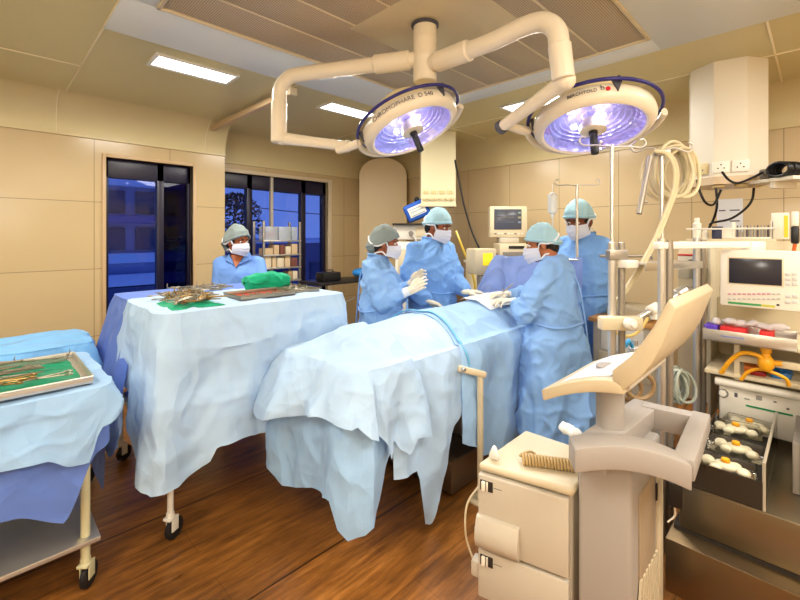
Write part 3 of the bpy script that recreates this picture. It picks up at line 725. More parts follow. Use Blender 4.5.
# --- big instrument table ---
IX0, IX1, IY0, IY1, IZ = .615, 1.60, 2.16, 3.20, 1.075
trolley('long white-legged instrument table under the pale draping in the middle of the floor', IX0, IX1, IY0, IY1, IZ, M_legw, .42, mat('table_top_white', (220, 218, 210), .4), legr=.014)
W, D = IX1 - IX0 + .03, IY1 - IY0 + .03
D = .62; h = pw((0, IZ - .03), (W, IZ - .03), (W + D, IZ - .03), (2 * W + D, .6), (2 * W + D + .1, .56), (2 * W + 2 * D - .12, .58), (2 * W + 2 * D, .62))
d0 = drape(IX0 - .01, IX1 + .01, IY1 - .60, IY1 + .01, IZ + .006, h, seed=2, fold=.010, nfold=9, flare=.02, edge=.012, corner=.02, side=(0, .08), crease=.003)
single('under_drape', d0, M_blue, 'violet blue cloth hanging from the left end of the long instrument table', 'drape')
# white cloth above it: long fall in front, a deep corner at the near left, short on the left side
W2_, D2_ = IX1 - IX0 + .06, IY1 - .40 - IY0 + .03
h = pw((0, .31), (.05, .31), (.12, .33), (.19, .36), (.23, .43), (.40, .43), (W2_ - .35, .36), (W2_ - .1, .33), (W2_, .45), (W2_ + .3, .55), (W2_ + D2_, .7), (W2_ + D2_ + .01, IZ), (2 * W2_ + D2_ - .01, IZ), (2 * W2_ + D2_, .95), (2 * W2_ + D2_ + .06, .84), (2 * W2_ + 2 * D2_ - .55, .70), (2 * W2_ + 2 * D2_ - .3, .55), (2 * W2_ + 2 * D2_ - .08, .36), (2 * W2_ + 2 * D2_, .31))
d1 = drape(IX0 - .03, IX1 + .03, IY0 - .03, IY1 - .40, IZ + .014, h, seed=5, fold=.020, nfold=13, flare=.02, edge=.02, corner=.025, crease=.009, side=(0, .02), minout=.02)
for i, v in enumerate(d1.V):      # packing creases run level across the hanging cloth
    if v.y < IY0:
        for zc in (.93, .66, .45): v.y -= .006 * math.exp(-((v.z - zc - .03 * math.sin(v.x * 5)) / .008) ** 2) + .006 * math.exp(-((v.z - zc) / .05) ** 2)
single('white_drape', d1, M_paperw, 'crumpled white paper drape falling to knee height over the long instrument table', 'drape')
m = drape(IX0 + .04, IX1 - .04, IY0 + .04, IY1 - .04, .455, pw((0, .40), (4, .40)), seed=8, fold=.006, nfold=9, edge=.01, rings=10, rows=8, step=.02, corner=.01)
single('shelf_cloth', m, cloth_mat('cloth_deep_blue', (70, 92, 190), translucent=.1), 'deep blue cloth covering the lower shelf of the long instrument table', 'cloth')

# --- near left trolley ---
LX0, LX1, LY0, LY1, LZ = -.62, .36, 2.07, 2.72, .83
trolley('steel trolley at the lower left corner under white and violet drapes', LX0, LX1, LY0, LY1, LZ, M_legb, .205, M_steel, legr=.0165, crot=.9, ins=.055)
W, D = LX1 - LX0 + .02, LY1 - LY0 + .02
h = pw((0, .50), (W * .35, .52), (W * .72, .44), (W - .14, .36), (W - .04, .60), (W + .05, .62), (W + .25, .3), (W + D * .6, .34), (W + D, .55), (2 * W + D, .6), (2 * W + 2 * D, .5))
single('violet_drape', drape(LX0 - .01, LX1 + .01, LY0 - .01, LY1 + .01, LZ + .006, h, seed=12, fold=.008, nfold=8, flare=.02, edge=.006, corner=.012, crease=.003), M_blue, 'violet blue drape showing below the white paper on the lower left trolley', 'drape')
W, D = LX1 - LX0 + .05, LY1 - LY0 + .04
h = pw((0, .65), (W * .5, .65), (W - .22, .63), (W - .15, .58), (W - .09, .57), (W - .05, .70), (W + .02, .74), (W + .12, .52), (W + .3, .42), (W + D * .7, .44), (W + D, .5), (2 * W + D, .6), (2 * W + 2 * D, .6))
def lefttop(x, y): return .0
single('white_drape', drape(LX0 - .025, LX1 + .025, LY0 - .02, LY1 + .02, LZ + .014, h, seed=15, fold=.022, nfold=11, flare=.04, edge=.02, corner=.04, crease=.010, minout=.022), M_paper, 'pale paper drape over the lower left trolley with ragged folded corner', 'drape')

# --- third table behind it, only its blue cover shows ---
trolley('low instrument table behind the lower left trolley under a light blue sheet', -.75, .44, 2.98, 3.42, .835, M_legw, .3, M_steeld, shelf=True)
h = pw((0, .66), (1.2, .70), (1.25, .5), (1.8, .5), (2.6, .6), (4, .66))
single('blue_sheet', drape(-.77, .46, 2.96, 3.44, .842, h, seed=21, fold=.02, nfold=9, flare=.05, edge=.025, corner=.04, crease=.014), M_paperc, 'light blue sheet on the low table behind the lower left trolley', 'drape')

# ================= instruments =================
M_inst = mat('instrument_steel', (158, 150, 134), .34, metal=.85); M_brass = mat('instrument_gold', (160, 128, 76), .36, metal=.85)
def clamp_mesh(L=.16, spread=.012, curve=.0):
    """ring-handled clamp: two crossing shafts, two finger rings, jaws and a box joint"""
    m = MB()
    for s in (-1, 1):
        m.tube([Vector((-L * .5, s * spread * 1.4, .004)), Vector((-L * .1, s * spread * .7, .004)), Vector((L * .18, 0, .004)), Vector((L * .35, -s * .003 + curve * .3, .004)), Vector((L * .5, -s * .0015 + curve, .004))], [.0032, .003, .0038, .003, .0016], 6)
        c = Vector((-L * .5 - .011, s * spread * 1.5, .004)); m.tube([c + Vector((math.cos(a) * .013, math.sin(a) * .010, 0)) for a in [2 * PI * k / 12 for k in range(12)]], .0026, 5, closed=True)
    m.cyl((L * .18, 0, 0), (L * .18, 0, .009), .0055, 8)
    m.box((-L * .33, 0, .004), (.006, spread * 1.8, .003), None, .0005, 1)
    return m
def tweezer_mesh(L=.15):
    m = MB()
    for s in (-1, 1): m.tube([Vector((-L / 2, 0, .004)), Vector((-L * .2, s * .008, .005)), Vector((L * .2, s * .006, .005)), Vector((L / 2, s * .001, .003))], [.004, .005, .0035, .001], 6, flat=.6)
    return m
def retractor_mesh(L=.2):
    m = MB(); m.tube([Vector((-L / 2, 0, .004)), Vector((L * .35, 0, .004)), Vector((L * .45, 0, .006)), Vector((L * .5, 0, .022)), Vector((L * .47, 0, .034))], [.006, .006, .005, .005, .003], 8, flat=.45)
    m.tube([Vector((-L / 2 + .01 + math.cos(a) * .014, math.sin(a) * .012, .004)) for a in [2 * PI * k / 12 for k in range(12)]], .003, 5, closed=True); return m
KIND = {'surgical_clamp': clamp_mesh(.13), 'tweezers': tweezer_mesh(.125), 'retractor': retractor_mesh(.15)}
PROTO = {}
def instrument(kind, loc, rot, label, group, gold=False, tilt=0.):
    key = (kind, gold)
    if key not in PROTO: PROTO[key] = KIND[kind].mesh(kind); PROTO[key].materials.append(M_brass if gold else M_inst)
    o = bpy.data.objects.new(kind, PROTO[key]); COL.objects.link(o); o.location = loc; o.rotation_euler = (random.uniform(-.1, .1), tilt, rot)
    return tag(o, label, {'surgical_clamp': 'clamp', 'tweezers': 'tweezers', 'retractor': 'retractor'}[kind], group)
zt = IZ + .022
def tray(label, x0, x1, y0, y1, z, hgt, m_, mi=None):
    t = thing('instrument_tray', label, 'tray', ((x0 + x1) / 2, (y0 + y1) / 2, z))
    obj('base', MB().span((x0, y0, z), (x1, y1, z + .004), .001), mi or m_, t)
    for a, b in (((x0, y0), (x1, y0 + .004)), ((x0, y1 - .004), (x1, y1)), ((x0, y0 + .004), (x0 + .004, y1 - .004)), ((x1 - .004, y0 + .004), (x1, y1 - .004))):
        obj('side', MB().span((a[0], a[1], z), (b[0], b[1], z + hgt), .001), m_, t)
    m = MB()
    m.tube([Vector((x0, y0, z + hgt)), Vector((x1, y0, z + hgt)), Vector((x1, y1, z + hgt)), Vector((x0, y1, z + hgt))], .004, 6, closed=True); obj('rim', m, m_, t)
    return t
def crumple(x0, x1, y0, y1, z, h, seed, m_, name, label, cat='cloth', group=None, nx=40, ny=40):
    m = MB()
    def f(a, b):
        x, y = x0 + (x1 - x0) * a, y0 + (y1 - y0) * b; e = min(1, 6 * min(a, 1 - a, b, 1 - b))
        p = Vector((x * 9, y * 9, seed)); q = h * e * (.35 + .55 * ridge(Vector((x, y, seed)), 7, seed) + .4 * noise.noise(p))
        return Vector((x + .012 * noise.noise(p * 1.3), y + .012 * noise.noise(p * 1.1 + Vector((9, 3, 1))), z + max(.001, q)))
    m.grid(f, nx, ny)
    n = len(m.V); b = [Vector((v.x, v.y, z)) for v in m.V]; m.add(b, [f_[::-1] for f_ in m.F[:]])
    r = [i for i in range(nx)] + [nx * k + nx - 1 for k in range(1, ny)] + [nx * (ny - 1) + i for i in range(nx - 2, -1, -1)] + [nx * k for k in range(ny - 2, 0, -1)]
    m.F += [[r[i], r[(i + 1) % len(r)], r[(i + 1) % len(r)] + n, r[i] + n] for i in range(len(r))]; m.M += [0] * len(r)
    return single(name, m, m_, label, cat, group)
# on the long table
crumple(.655, .90, 2.20, 2.50, zt - .006, .02, 3, M_green, 'green_cloth', 'small green cloth under the heap of clamps at the left of the long table', nx=30, ny=30)
random.seed(11)
for i in range(60):
    x, y = random.uniform(.72, .90), random.uniform(2.23, 2.66)
    instrument(random.choice(['surgical_clamp', 'surgical_clamp', 'tweezers', 'retractor']), (x, y, zt + .012 + .020 * random.random()), random.uniform(-1.2, 1.4) + PI * random.randint(0, 1), 'steel instrument in the heap on green cloth at the left of the long table', 'instruments heaped on the small green cloth', gold=random.random() < .3, tilt=random.uniform(-.08, .08))
for i in range(20):
    x, y = random.uniform(.86, 1.14), random.uniform(2.74, 2.92)
    instrument(random.choice(['surgical_clamp', 'surgical_clamp', 'retractor']), (x, y, zt + .004 + .022 * random.random()), random.uniform(-.4, .4) + PI * random.randint(0, 1), 'steel instrument in the pile at the back of the long table', 'instruments piled at the back of the long table', tilt=random.uniform(-.1, .1))
tray('shallow steel tray with red strips along the near edge of the long table', 1.02, 1.36, 2.26, 2.50, zt - .004, .022, M_inst, mat('tray_red', (186, 58, 34), .5))
for i in range(6):
    instrument('tweezers' if i % 2 else 'surgical_clamp', (1.08 + .05 * i, 2.36 + .015 * (i % 3), zt + .006), 1.3 + .1 * (i % 3), 'instrument lying in the shallow red-strip tray', 'instruments in the red-strip tray')
tray('flat steel tray of instruments at the far right end of the long table', 1.39, 1.56, 2.30, 2.72, zt - .004, .018, M_inst)
for i in range(9):
    instrument('surgical_clamp' if i % 3 else 'retractor', (1.44 + .03 * (i % 3), 2.36 + .035 * i, zt + .004 + .004 * (i % 2)), .2 + .25 * (i % 4), 'instrument lying in the flat tray at the right end of the long table', 'instruments in the flat right-end tray', tilt=0)
# rolled green cloth
m = MB()
def roll(a, b):
    t = b; x = 1.20 + .30 * t; th = 2 * PI * a; w = (.30 + .70 * math.sin(PI * min(1, max(0, .12 + .76 * t))) ** .6)
    if t < .02 or t > .98: w *= .25
    r = 1 + .16 * ridge(Vector((th * .8, t * 2, 3)), 1.3, 4) + .12 * noise.noise(Vector((math.cos(th) * 2, math.sin(th) * 2, t * 5)))
    return Vector((x + .02 * noise.noise(Vector((th, t * 3, 1))), 2.60 + .010 * t - .3 * (x - 1.35) * .2 + math.cos(th) * .075 * w * r, zt + .05 + math.sin(th) * .058 * w * r))
m.grid(roll, 40, 36, True)
single('green_bundle', m, M_green, 'thick rolled bundle of bright green cloth on the long instrument table', 'cloth bundle')
# tray on the near left trolley
zl = LZ + .022
tray('large steel tray lined with green cloth on the lower left trolley', -.55, .325, 2.085, 2.58, zl, .03, M_steel)
crumple(-.53, .30, 2.105, 2.56, zl + .006, .030, 8, M_greend, 'green_lining', 'green cloth lining the large steel tray on the lower left trolley', nx=70, ny=44)
random.seed(5)
for i in range(46):
    x, y = random.uniform(-.34, .24), random.uniform(2.16, 2.50)
    instrument(random.choice(['surgical_clamp', 'surgical_clamp', 'tweezers', 'retractor']), (x, y, zl + .032 + .016 * random.random()), random.uniform(-.45, .25) + PI * random.randint(0, 1), 'steel instrument lying on the green lining of the large tray', 'instruments in the green-lined tray', gold=random.random() < .25, tilt=random.uniform(-.06, .06))

# ================= operating table =================
OX0, OX1, OY0, OY1 = 1.18, 2.95, 1.44, 2.00
t = thing('operating_table', 'operating table on a grey-brown steel plinth under the pale blue sheets', 'operating table', (2.2, 1.72, 0))
M_base = mat('plinth_bronze', (112, 92, 72), .32, metal=.6)
obj('plinth', MB().span((1.84, 1.435, .015), (2.65, 2.0, .20), .012), M_base, t)
obj('skirting', MB().span((1.86, 1.455, 0), (2.63, 1.98, .018), .002), M_black, t)
obj('column', MB().span((2.1, 1.56, .20), (2.42, 1.88, .72), .03), M_steel, t)
obj('tabletop', MB().span((OX0 + .06, OY0 + .03, .72), (OX1, OY1 - .03, .80), .02), mat('mattress_black', (40, 40, 44), .6), t)
obj('rail', MB().span((OX0 + .3, OY0 - .0, .74), (OX1 - .1, OY0 + .025, .77), .003), M_steel, t)
# the sheets: shape of the body below them
def body(x, y):
    yc = 1.72; e = (y - yc) / .29
    prof = pw((OX0 - .1, .0), (1.20, .05), (1.32, .12), (1.45, .145), (1.6, .145), (1.9, .17), (2.2, .155), (2.5, .17), (2.9, .18))(x)
    legs = max(0, 1 - .9 * e * e) if abs(e) < 1.05 else 0
    dip = .035 * math.exp(-((y - yc) / .05) ** 2) * pw((1.0, 1), (1.7, 1), (2.0, 0))(x)
    return prof * legs - dip - .02
ZT = .815
def bodytop(x, y): return max(0, body(x, y))
W, D = OX1 - OX0, OY1 - OY0
# under sheet (foot end falls almost to the floor)
h = pw((0, .22), (.03, .24), (.06, .30), (.10, .42), (.18, .50), (.40, .60), (W, .60), (W + D, .6), (2 * W + D - .5, .5), (2 * W + D - .08, .26), (2 * W + D + .02, .25), (2 * W + D + .08, .21), (2 * W + 2 * D - .12, .31), (2 * W + 2 * D - .055, .345), (2 * W + 2 * D - .045, .21), (2 * W + 2 * D, .20))
single('lower_sheet', drape(OX0 + .01, OX1, OY0, OY1, ZT + .01, h, seed=31, fold=.016, nfold=11, flare=.02, edge=.02, corner=.06, top=bodytop, crease=.007, rings=26, sidefn=lambda d: min(.06, .3 * d)), M_paper, 'lowest pale blue sheet hanging nearly to the floor at the foot of the operating table', 'surgical drape')
# sheet over the legs with a long tail
TX0, TX1 = 1.38, 1.95; W = TX1 - TX0
h = pw((0, .34), (.12, .32), (.15, .05), (.19, .03), (.25, .12), (.33, .30), (.40, .46), (W, .56), (W + .01, 2), (W + D + .03, 2), (W + D + .04, .62), (2 * W + D, .62), (2 * W + D + .07, 2), (2 * W + 2 * D, 2))
single('leg_sheet', drape(TX0, TX1, OY0 - .025, OY1 + .015, ZT + .012, h, seed=43, fold=.022, nfold=7, flare=.03, edge=.025, corner=.02, top=lambda x, y: bodytop(x, y) + .010, crease=.008, rad=.03), M_paperw, 'pale sheet over the legs with a long tail reaching the floor', 'surgical drape')
# sheet over the trunk
CX0 = 1.88; W = OX1 + .02 - CX0
h = pw((0, .34), (.04, .30), (.10, .20), (.3, .19), (W, .18), (W + .1, .5), (W + D, .6), (2 * W + D, .62), (2 * W + D + .02, 2), (2 * W + 2 * D, 2))
single('trunk_sheet', drape(CX0, OX1 + .02, OY0 - .035, OY1 + .02, ZT + .014, h, seed=47, fold=.018, nfold=9, flare=.03, edge=.032, corner=.02, top=lambda x, y: bodytop(x, y) + .018, crease=.008, rad=.03), M_paper, 'pale blue sheet over the trunk of the patient', 'surgical drape')
# folded blue border lying along the edge of the trunk sheet
bpts = [Vector((CX0 + .01 + .03 * math.sin(9 * y), y, ZT + .042 + bodytop(CX0, y))) for y in [OY1 + .01 - (OY1 - OY0 + .03) * k / 24 for k in range(25)]] + [Vector((CX0 + .02, OY0 - .065, ZT - .02)), Vector((CX0 + .03, OY0 - .075, ZT - .10))]
single('border_strip', MB().tube(catmull(bpts, 3), .013, 8, flat=.3), cloth_mat('border_cyan', (120, 194, 232), bump=0), 'folded cyan border strip lying across the patient at the edge of the trunk sheet', 'strip')
# top sheet over the feet
FX1 = 1.50; W = FX1 - OX0 + .03
h = pw((0, .68), (.05, .62), (.08, .56), (.125, .47), (.16, .54), (.20, .48), (.23, .46), (.27, .53), (.32, .50), (W, .54), (W + .01, 2), (W + D + .06, 2), (W + D + .07, .8), (2 * W + D - .2, .62), (2 * W + D, .56), (2 * W + D + .1, .55), (2 * W + 2 * D - .2, .62), (2 * W + 2 * D, .68))
single('foot_sheet', drape(OX0 - .02, FX1, OY0 - .045, OY1 + .03, ZT + .016, h, seed=37, fold=.034, nfold=8, flare=.05, edge=.03, corner=.05, top=lambda x, y: bodytop(x, y) + .028, crease=.010, rad=.07, sidefn=lambda d: min(.10, .42 * d) + .012), M_paperw, 'top white-blue sheet spread over the feet with a pointed corner hanging in front', 'surgical drape')
# white towel by the wound
a = at(492, 299, 3.02)
m = MB()
def tw(i, j):
    x, y = 2.40 + .36 * i, 1.55 + .26 * j; return Vector((x, y, ZT + .045 + bodytop(x, y) + .010 * ridge(Vector((x, y, 0)), 8, 3) + .004))
m.grid(tw, 30, 24); single('white_towel', m, cloth_mat('towel_white', (236, 238, 240), rough=.9), 'white towel laid on the patient sheet under the gloved hands', 'towel')
# side post
p0 = Vector((1.93, 1.31, 0)); t = thing('side_post', 'slim cream post with a bent arm standing against the patient sheet', 'post', p0)
obj('foot_plate', MB().span(p0 + Vector((-.05, -.05, 0)), p0 + Vector((.05, .05, .015)), .004), M_cream, t)
obj('upright', MB().span(p0 + Vector((-.013, -.013, .015)), p0 + Vector((.013, .013, .70)), .004), M_cream, t)
e0 = p0 + Vector((.012, -.012, .695)); e1 = p0 + Vector((-.10, .06, .735)); dd = (e1 - e0); F = frame(Vector((0, 0, 1)), Vector((0, 0, 1)))
qx = dd.normalized(); qy = Vector((0, 0, 1)).cross(qx).normalized(); qz = qx.cross(qy)
obj('arm', MB().box((e0 + e1) / 2, (dd.length + .03, .03, .034), Matrix((qx, qy, qz)).transposed(), .01), M_cream, t)
obj('clamp_knob', MB().cyl(e1 + Vector((0, -.03, 0)), e1 + Vector((0, .0, 0)), .013, 12, .003), M_steel, t)
# ================= people =================
M_gown = cloth_mat('gown_blue', (142, 186, 240), translucent=.12, bump=.32)
M_gownd = cloth_mat('gown_blue_deep', (124, 172, 234), translucent=.12, bump=.32)
M_scrub = mat('scrub_blue', (104, 146, 214), .8, var=.06, bump=.2, bscale=120)
M_capc = cloth_mat('cap_cyan', (172, 212, 226), bump=.3); M_capg = cloth_mat('cap_grey', (132, 144, 142), bump=.3)
M_mask = cloth_mat('mask_white', (216, 220, 234), bump=0, translucent=.1); M_tie = mat('tie_white', (226, 228, 230), .8)
M_glove = mat('glove_latex', (232, 222, 200), .5, var=.04); M_cuff = mat('cuff_white', (226, 230, 234), .85)
M_hair = mat('hair_black', (24, 18, 16), .6); M_eyew = mat('eye_white', (214, 206, 198), .3); M_iris = mat('eye_dark', (26, 16, 12), .25)
M_trouser = mat('trouser_blue', (70, 104, 170), .8); M_shoe = mat('shoe_dark', (40, 40, 48), .5)
SKIN = {}
def skin(rgb): return mat('skin_%d' % rgb[0], rgb, .5, var=.06, vscale=14)
def hand_mb(curl, thumb, s=1., left=True, rr=1.):
    """wrist at 0, fingers along +y, palm down (-z), thumb towards +x for a left hand"""
    m = MB(); K = [(.030, .083, 0), (.009, .090, .003), (-.013, .085, .002), (-.033, .074, -.003)]
    wr = [(.016, .0, 0), (.006, 0, 0), (-.006, 0, 0), (-.016, 0, 0)]
    for k, w in zip(K, wr):
        m.chain([Vector(w) + Vector((0, -.02, 0)), Vector((k[0] * .8, k[1] * .5, k[2])), Vector(k)], [.020 * rr, .0155 * rr, .0115 * rr], 10)
    L = [(.042, .026, .021), (.046, .030, .023), (.042, .027, .022), (.033, .020, .018)]
    for i, (k, l) in enumerate(zip(K, L)):
        p = Vector(k); a = 0.; pts = [p]; side = (.10, .02, -.05, -.13)[i]
        for j, q in enumerate(l):
            a += (curl[i] if isinstance(curl, (tuple, list)) else curl) * (.75, 1.0, .7)[j]
            p = p + Vector((side * math.cos(a), math.cos(a), -math.sin(a))) * q; pts.append(p)
        m.chain(pts, [.0108 * rr, .0098 * rr, .0088 * rr, .0076 * rr] if i < 3 else [.0095 * rr, .0086 * rr, .0078 * rr, .0068 * rr], 10)
    th = thumb
    a = Vector((.018, .018, -.004)); b = Vector((.040 + .008 * (1 - th), .042, -.014 - .012 * th)); c = Vector((.052 - .016 * th + .01 * (1 - th), .070, -.020 - .020 * th)); d = Vector((.056 - .036 * th + .012 * (1 - th), .093, -.024 - .020 * th))
    m.chain([a, b, c, d], [.0165 * rr, .0140 * rr, .0112 * rr, .0088 * rr], 10)
    m.V = [Vector((v.x * s * (1 if left else -1), v.y * s, v.z * s)) for v in m.V]
    if not left: m.F = [f[::-1] for f in m.F]
    return m
def bend(a, b, l1, l2, pole):
    """elbow or knee between a and b, pulled towards pole"""
    a, b = Vector(a), Vector(b); d = b - a; D = min(d.length, (l1 + l2) * .999); u = d.normalized()
    x = (l1 * l1 - l2 * l2 + D * D) / (2 * D); h = math.sqrt(max(0, l1 * l1 - x * x)); w = Vector(pole); w = (w - u * w.dot(u)).normalized()
    return a + u * x + w * h
def person(name_label, loc, H, face, head_dir, hands, skin_rgb, cap, capm, gown=True, lean=0., pitch=0., hand_rot=None, curls=(.45, .45), build=1., gm=None, hair=True, chin=.0, seed=1., flare=1., elbow_out=.5, tie_back=False):
    """face / head_dir: world angles (degrees) the trunk and head look towards; hands: world points of the left and right wrist"""
    t = thing('person', name_label, 'person', (loc[0], loc[1], 0)); k = H / 1.70; B = build
    fa = math.radians(face); f = Vector((math.cos(fa), math.sin(fa), 0)); l = Vector((-f.y, f.x, 0)); o = Vector((loc[0], loc[1], 0)); Z = Vector((0, 0, 1))
    P = lambda x, y, z: o + l * (-x * k) + f * ((y + lean * max(0, z - .9) ** 1.3) * k) + Z * (z * k)      # x to the person's right
    sk = skin(skin_rgb); GM = gm or M_gown
    sh = [P(-.160 * B, -.015, 1.345), P(.160 * B, -.015, 1.345)]
    wr = [Vector(h) for h in hands]
    pol = [(l * elbow_out - f * .35 - Z * 1.0), (-l * elbow_out - f * .35 - Z * 1.0)]
    el = [bend(sh[i], wr[i], .29 * k, .255 * k, pol[i]) for i in (0, 1)]
    hc = P(0, .035, 1.553) + f * (.02 + .10 * chin) - Z * .02 * chin
    ha = math.radians(head_dir); hf = Vector((math.cos(ha), math.sin(ha), 0)); hl = Vector((-hf.y, hf.x, 0))
    pt = pitch; fy = (hf * math.cos(pt) - Z * math.sin(pt)); uz = (Z * math.cos(pt) + hf * math.sin(pt)); rx = -hl
    HF = Matrix((rx, fy, uz)).transposed(); hk = k * 1.10
    Hp = lambda x, y, z: hc + HF @ (Vector((x, y, z)) * hk)
    # ---- body: one continuous skin ----
    m = MB()
    m.ell(Hp(0, -.012, .036), (.074 * hk, .094 * hk, .086 * hk), HF).ell(Hp(0, .022, -.035), (.060 * hk, .068 * hk, .074 * hk), HF)
    m.ell(Hp(0, .052, -.092), (.028 * hk, .026 * hk, .022 * hk), HF)
    m.cap(Hp(0, .086, -.002), Hp(0, .106, -.034), .008 * hk, .0135 * hk, 10).ell(Hp(0, .088, -.064), (.024 * hk, .011 * hk, .010 * hk), HF)
    for s in (-1, 1):
        m.ell(Hp(s * .076, -.004, -.012), (.011 * hk, .020 * hk, .032 * hk), HF); m.ell(Hp(s * .034, .068, -.030), (.022 * hk, .018 * hk, .020 * hk), HF); m.ell(Hp(s * .030, .078, .024), (.026 * hk, .012 * hk, .010 * hk), HF)
    nb = P(0, -.035, 1.40)
    m.chain([Hp(0, -.025, -.05), hc * .45 + nb * .55 - Z * .01, nb], [.056 * hk, .054 * hk, .064 * k], 16)
    m.chain([P(0, -.015, 1.31), P(0, .01, 1.20), P(0, .01, 1.05), P(0, 0, .94)], [.092 * k * B, .118 * k * B, .118 * k * B, .125 * k * B], 18)
    for s, S_, E_, W_ in ((-1, sh[0], el[0], wr[0]), (1, sh[1], el[1], wr[1])):
        m.chain([P(s * .05, -.02, 1.38), S_, S_ * .5 + E_ * .5, E_, E_ * .45 + W_ * .55, W_], [.052 * k, .054 * k, .047 * k, .039 * k, .036 * k, .025 * k], 14)
        m.chain([P(s * .085, 0, .92), P(s * .095, .015, .50), P(s * .10, -.005, .10)], [.088 * k, .058 * k, .040 * k], 14)
        m.chain([P(s * .10, -.01, .05), P(s * .115, .13, .035)], [.038 * k, .028 * k], 12)
        if not gown:
            hd = (W_ - E_).normalized(); F = Matrix((hd.cross(Z).normalized() if abs(hd.z) < .95 else l, hd, (hd.cross(Z).normalized() if abs(hd.z) < .95 else l).cross(hd))).transposed()
            m.add(*(lambda q: (q.V, q.F))(place(hand_mb(.5, .4, k, s < 0), W_, F)))
    body = obj('body', fuse(m, .0075, 4), sk, t, smooth=180)
    # ---- eyes, brows, hair ----
    for s in (-1, 1):
        e = obj('eye', MB().ell(Hp(s * .031, .0775, .002), (.0125 * hk, .0095 * hk, .0085 * hk), HF, 12, 8), M_eyew, body)
        obj('iris', MB().ell(Hp(s * .031, .0845, .001), (.0062 * hk, .0042 * hk, .0062 * hk), HF, 10, 6), M_iris, e)
        obj('eyebrow', MB().tube([Hp(s * .014, .0905, .022), Hp(s * .032, .0885, .0275), Hp(s * .050, .0735, .022)], [.0035 * hk, .0042 * hk, .002 * hk], 6), M_hair, body)
    if hair:
        m = MB(); m.ell(Hp(0, -.024, .020), (.080 * hk, .090 * hk, .082 * hk), HF).ell(Hp(0, -.06, -.03), (.064 * hk, .050 * hk, .058 * hk), HF)
        obj('hair', fuse(m, .008, 3), M_hair, body, smooth=180)
    # ---- cap ----
    def capf(a, b):
        th = 2 * PI * a; ph = b * PI * .5 * 1.02; x, y = math.sin(ph) * math.cos(th), math.sin(ph) * math.sin(th); z = math.cos(ph)
        puff = 1 + (.05 if cap == 'bouffant' else .02) * noise.noise(Vector((x * 3, y * 3, z * 3 + seed))) + .040 * ridge(Vector((x, y, z * 1.4)), 4.2, seed) + .015 * noise.noise(Vector((x * 7, y * 7, z * 7 + seed)))
        fr, bk = (.058, -.058) if cap == 'bouffant' else (.045, -.030)
        zb = fr + (bk - fr) * (1 - y) / 2 - (.012 if cap == 'bouffant' else 0) * abs(x)
        r = Vector((.094 * x, .108 * y - .018 + (-.022 * max(0, -y) if cap == 'bouffant' else 0), 0)) * puff
        zz = zb + (.140 * puff - zb) * max(0, z) - (.006 if b > .96 else 0)
        if b > .95: r *= .965
        return Hp(r.x, r.y, zz)
    def capo(sg, q_, b_):      # a point just outside the cap, q_ = 0 at the side, 1 at the back
        a_ = -PI / 2 * q_ if sg > 0 else PI + PI / 2 * q_; p_ = capf(a_ / (2 * PI), b_); return p_ + (p_ - Hp(0, -.018, .03)).normalized() * .004
    m = MB(); m.grid(capf, 40, 20, True); c = obj('cap', m, capm, body, smooth=180)
    def brim(a, off, dz=0.):
        q = capf(a, .93); d = (q - Hp(0, -.015, .02)); return q + d.normalized() * off + uz * dz
    obj('cap_band', MB().tube([brim(i / 36, .003) for i in range(36)], .006, 6, closed=True, flat=1.5), capm, c)
    if cap == 'bouffant':     # gathered bag of the cap at the nape
        m = MB(); m.ell(Hp(0, -.098, -.045), (.058 * hk, .040 * hk, .056 * hk), HF, 24, 16); push(m, lambda p: .008 * ridge(p, 14, seed) + .006 * noise.noise(p * 20)); obj('cap_bag', m, capm, c, smooth=180)
    # ---- mask ----
    def maskf(a, b, ext=0.):
        th = (a - .5) * 2 * 1.22; z = -.010 - .108 * b; w = 1 - abs(a - .5) * 2
        rxm = .075 + .008 * math.sin(PI * b); rym = .101 + .026 * math.sin(PI * min(1, b * .9 + .1)) * w ** .5 + .006 * w
        z2 = z * (1 - .28 * (1 - w)) - .012 * (1 - w) ** 2 + .010 * math.exp(-((a - .5) / .10) ** 2) * (1 - b)
        pl = .0035 * math.sin(b * 7 * PI) * w
        x, y = math.sin(th) * (rxm + ext), (math.cos(th) * (rym + ext + pl) - .004) * (1 - .10 * b * (1 - w))
        return Hp(x, y, z2)
    m = MB(); m.grid(maskf, 25, 15); m.grid(lambda a, b: maskf(1 - a, b, -.003), 25, 15); mk = obj('mask', m, M_mask, body, smooth=180)
    for s in (0, 1):
        sg = -1 if s == 0 else 1; e = 0. if s == 0 else 1.
        obj('mask_tie', MB().tube(catmull([maskf(e, .05), Hp(sg * .086, .015, .008)] + [capo(sg, q_, b_) for q_, b_ in ((.1, .97), (.35, .90), (.6, .80), (.85, .72), (1., .70))], 4), .0038 * hk, 6, flat=1.8), M_tie, mk)
        obj('mask_tie', MB().tube(catmull([maskf(e, .95), Hp(sg * .072, -.01, -.068), Hp(sg * .056, -.062, -.085), Hp(0, -.078, -.088)], 4), .0034 * hk, 6, flat=1.8), M_tie, mk)
    # ---- clothing ----
    if gown:
        m = MB(); n = 30; secs = [(.235, .25, .215, .0), (.40, .25, .21, .0), (.62, .235, .20, .0), (.85, .215, .185, .005), (1.0, .20, .175, .01), (1.15, .195, .165, .01), (1.26, .195, .15, .0), (1.33, .170, .13, -.01), (1.385, .125, .108, -.02), (1.42, .092, .092, -.02), (1.46, .080, .082, -.018)]
        vs = []; fs = []
        for z, a, b, dy in secs:
            for i in range(n):
                th = 2 * PI * i / n; fl = flare if z < .9 else 1
                vs.append(P(math.cos(th) * a * B * fl, math.sin(th) * b * B * fl + dy, z))
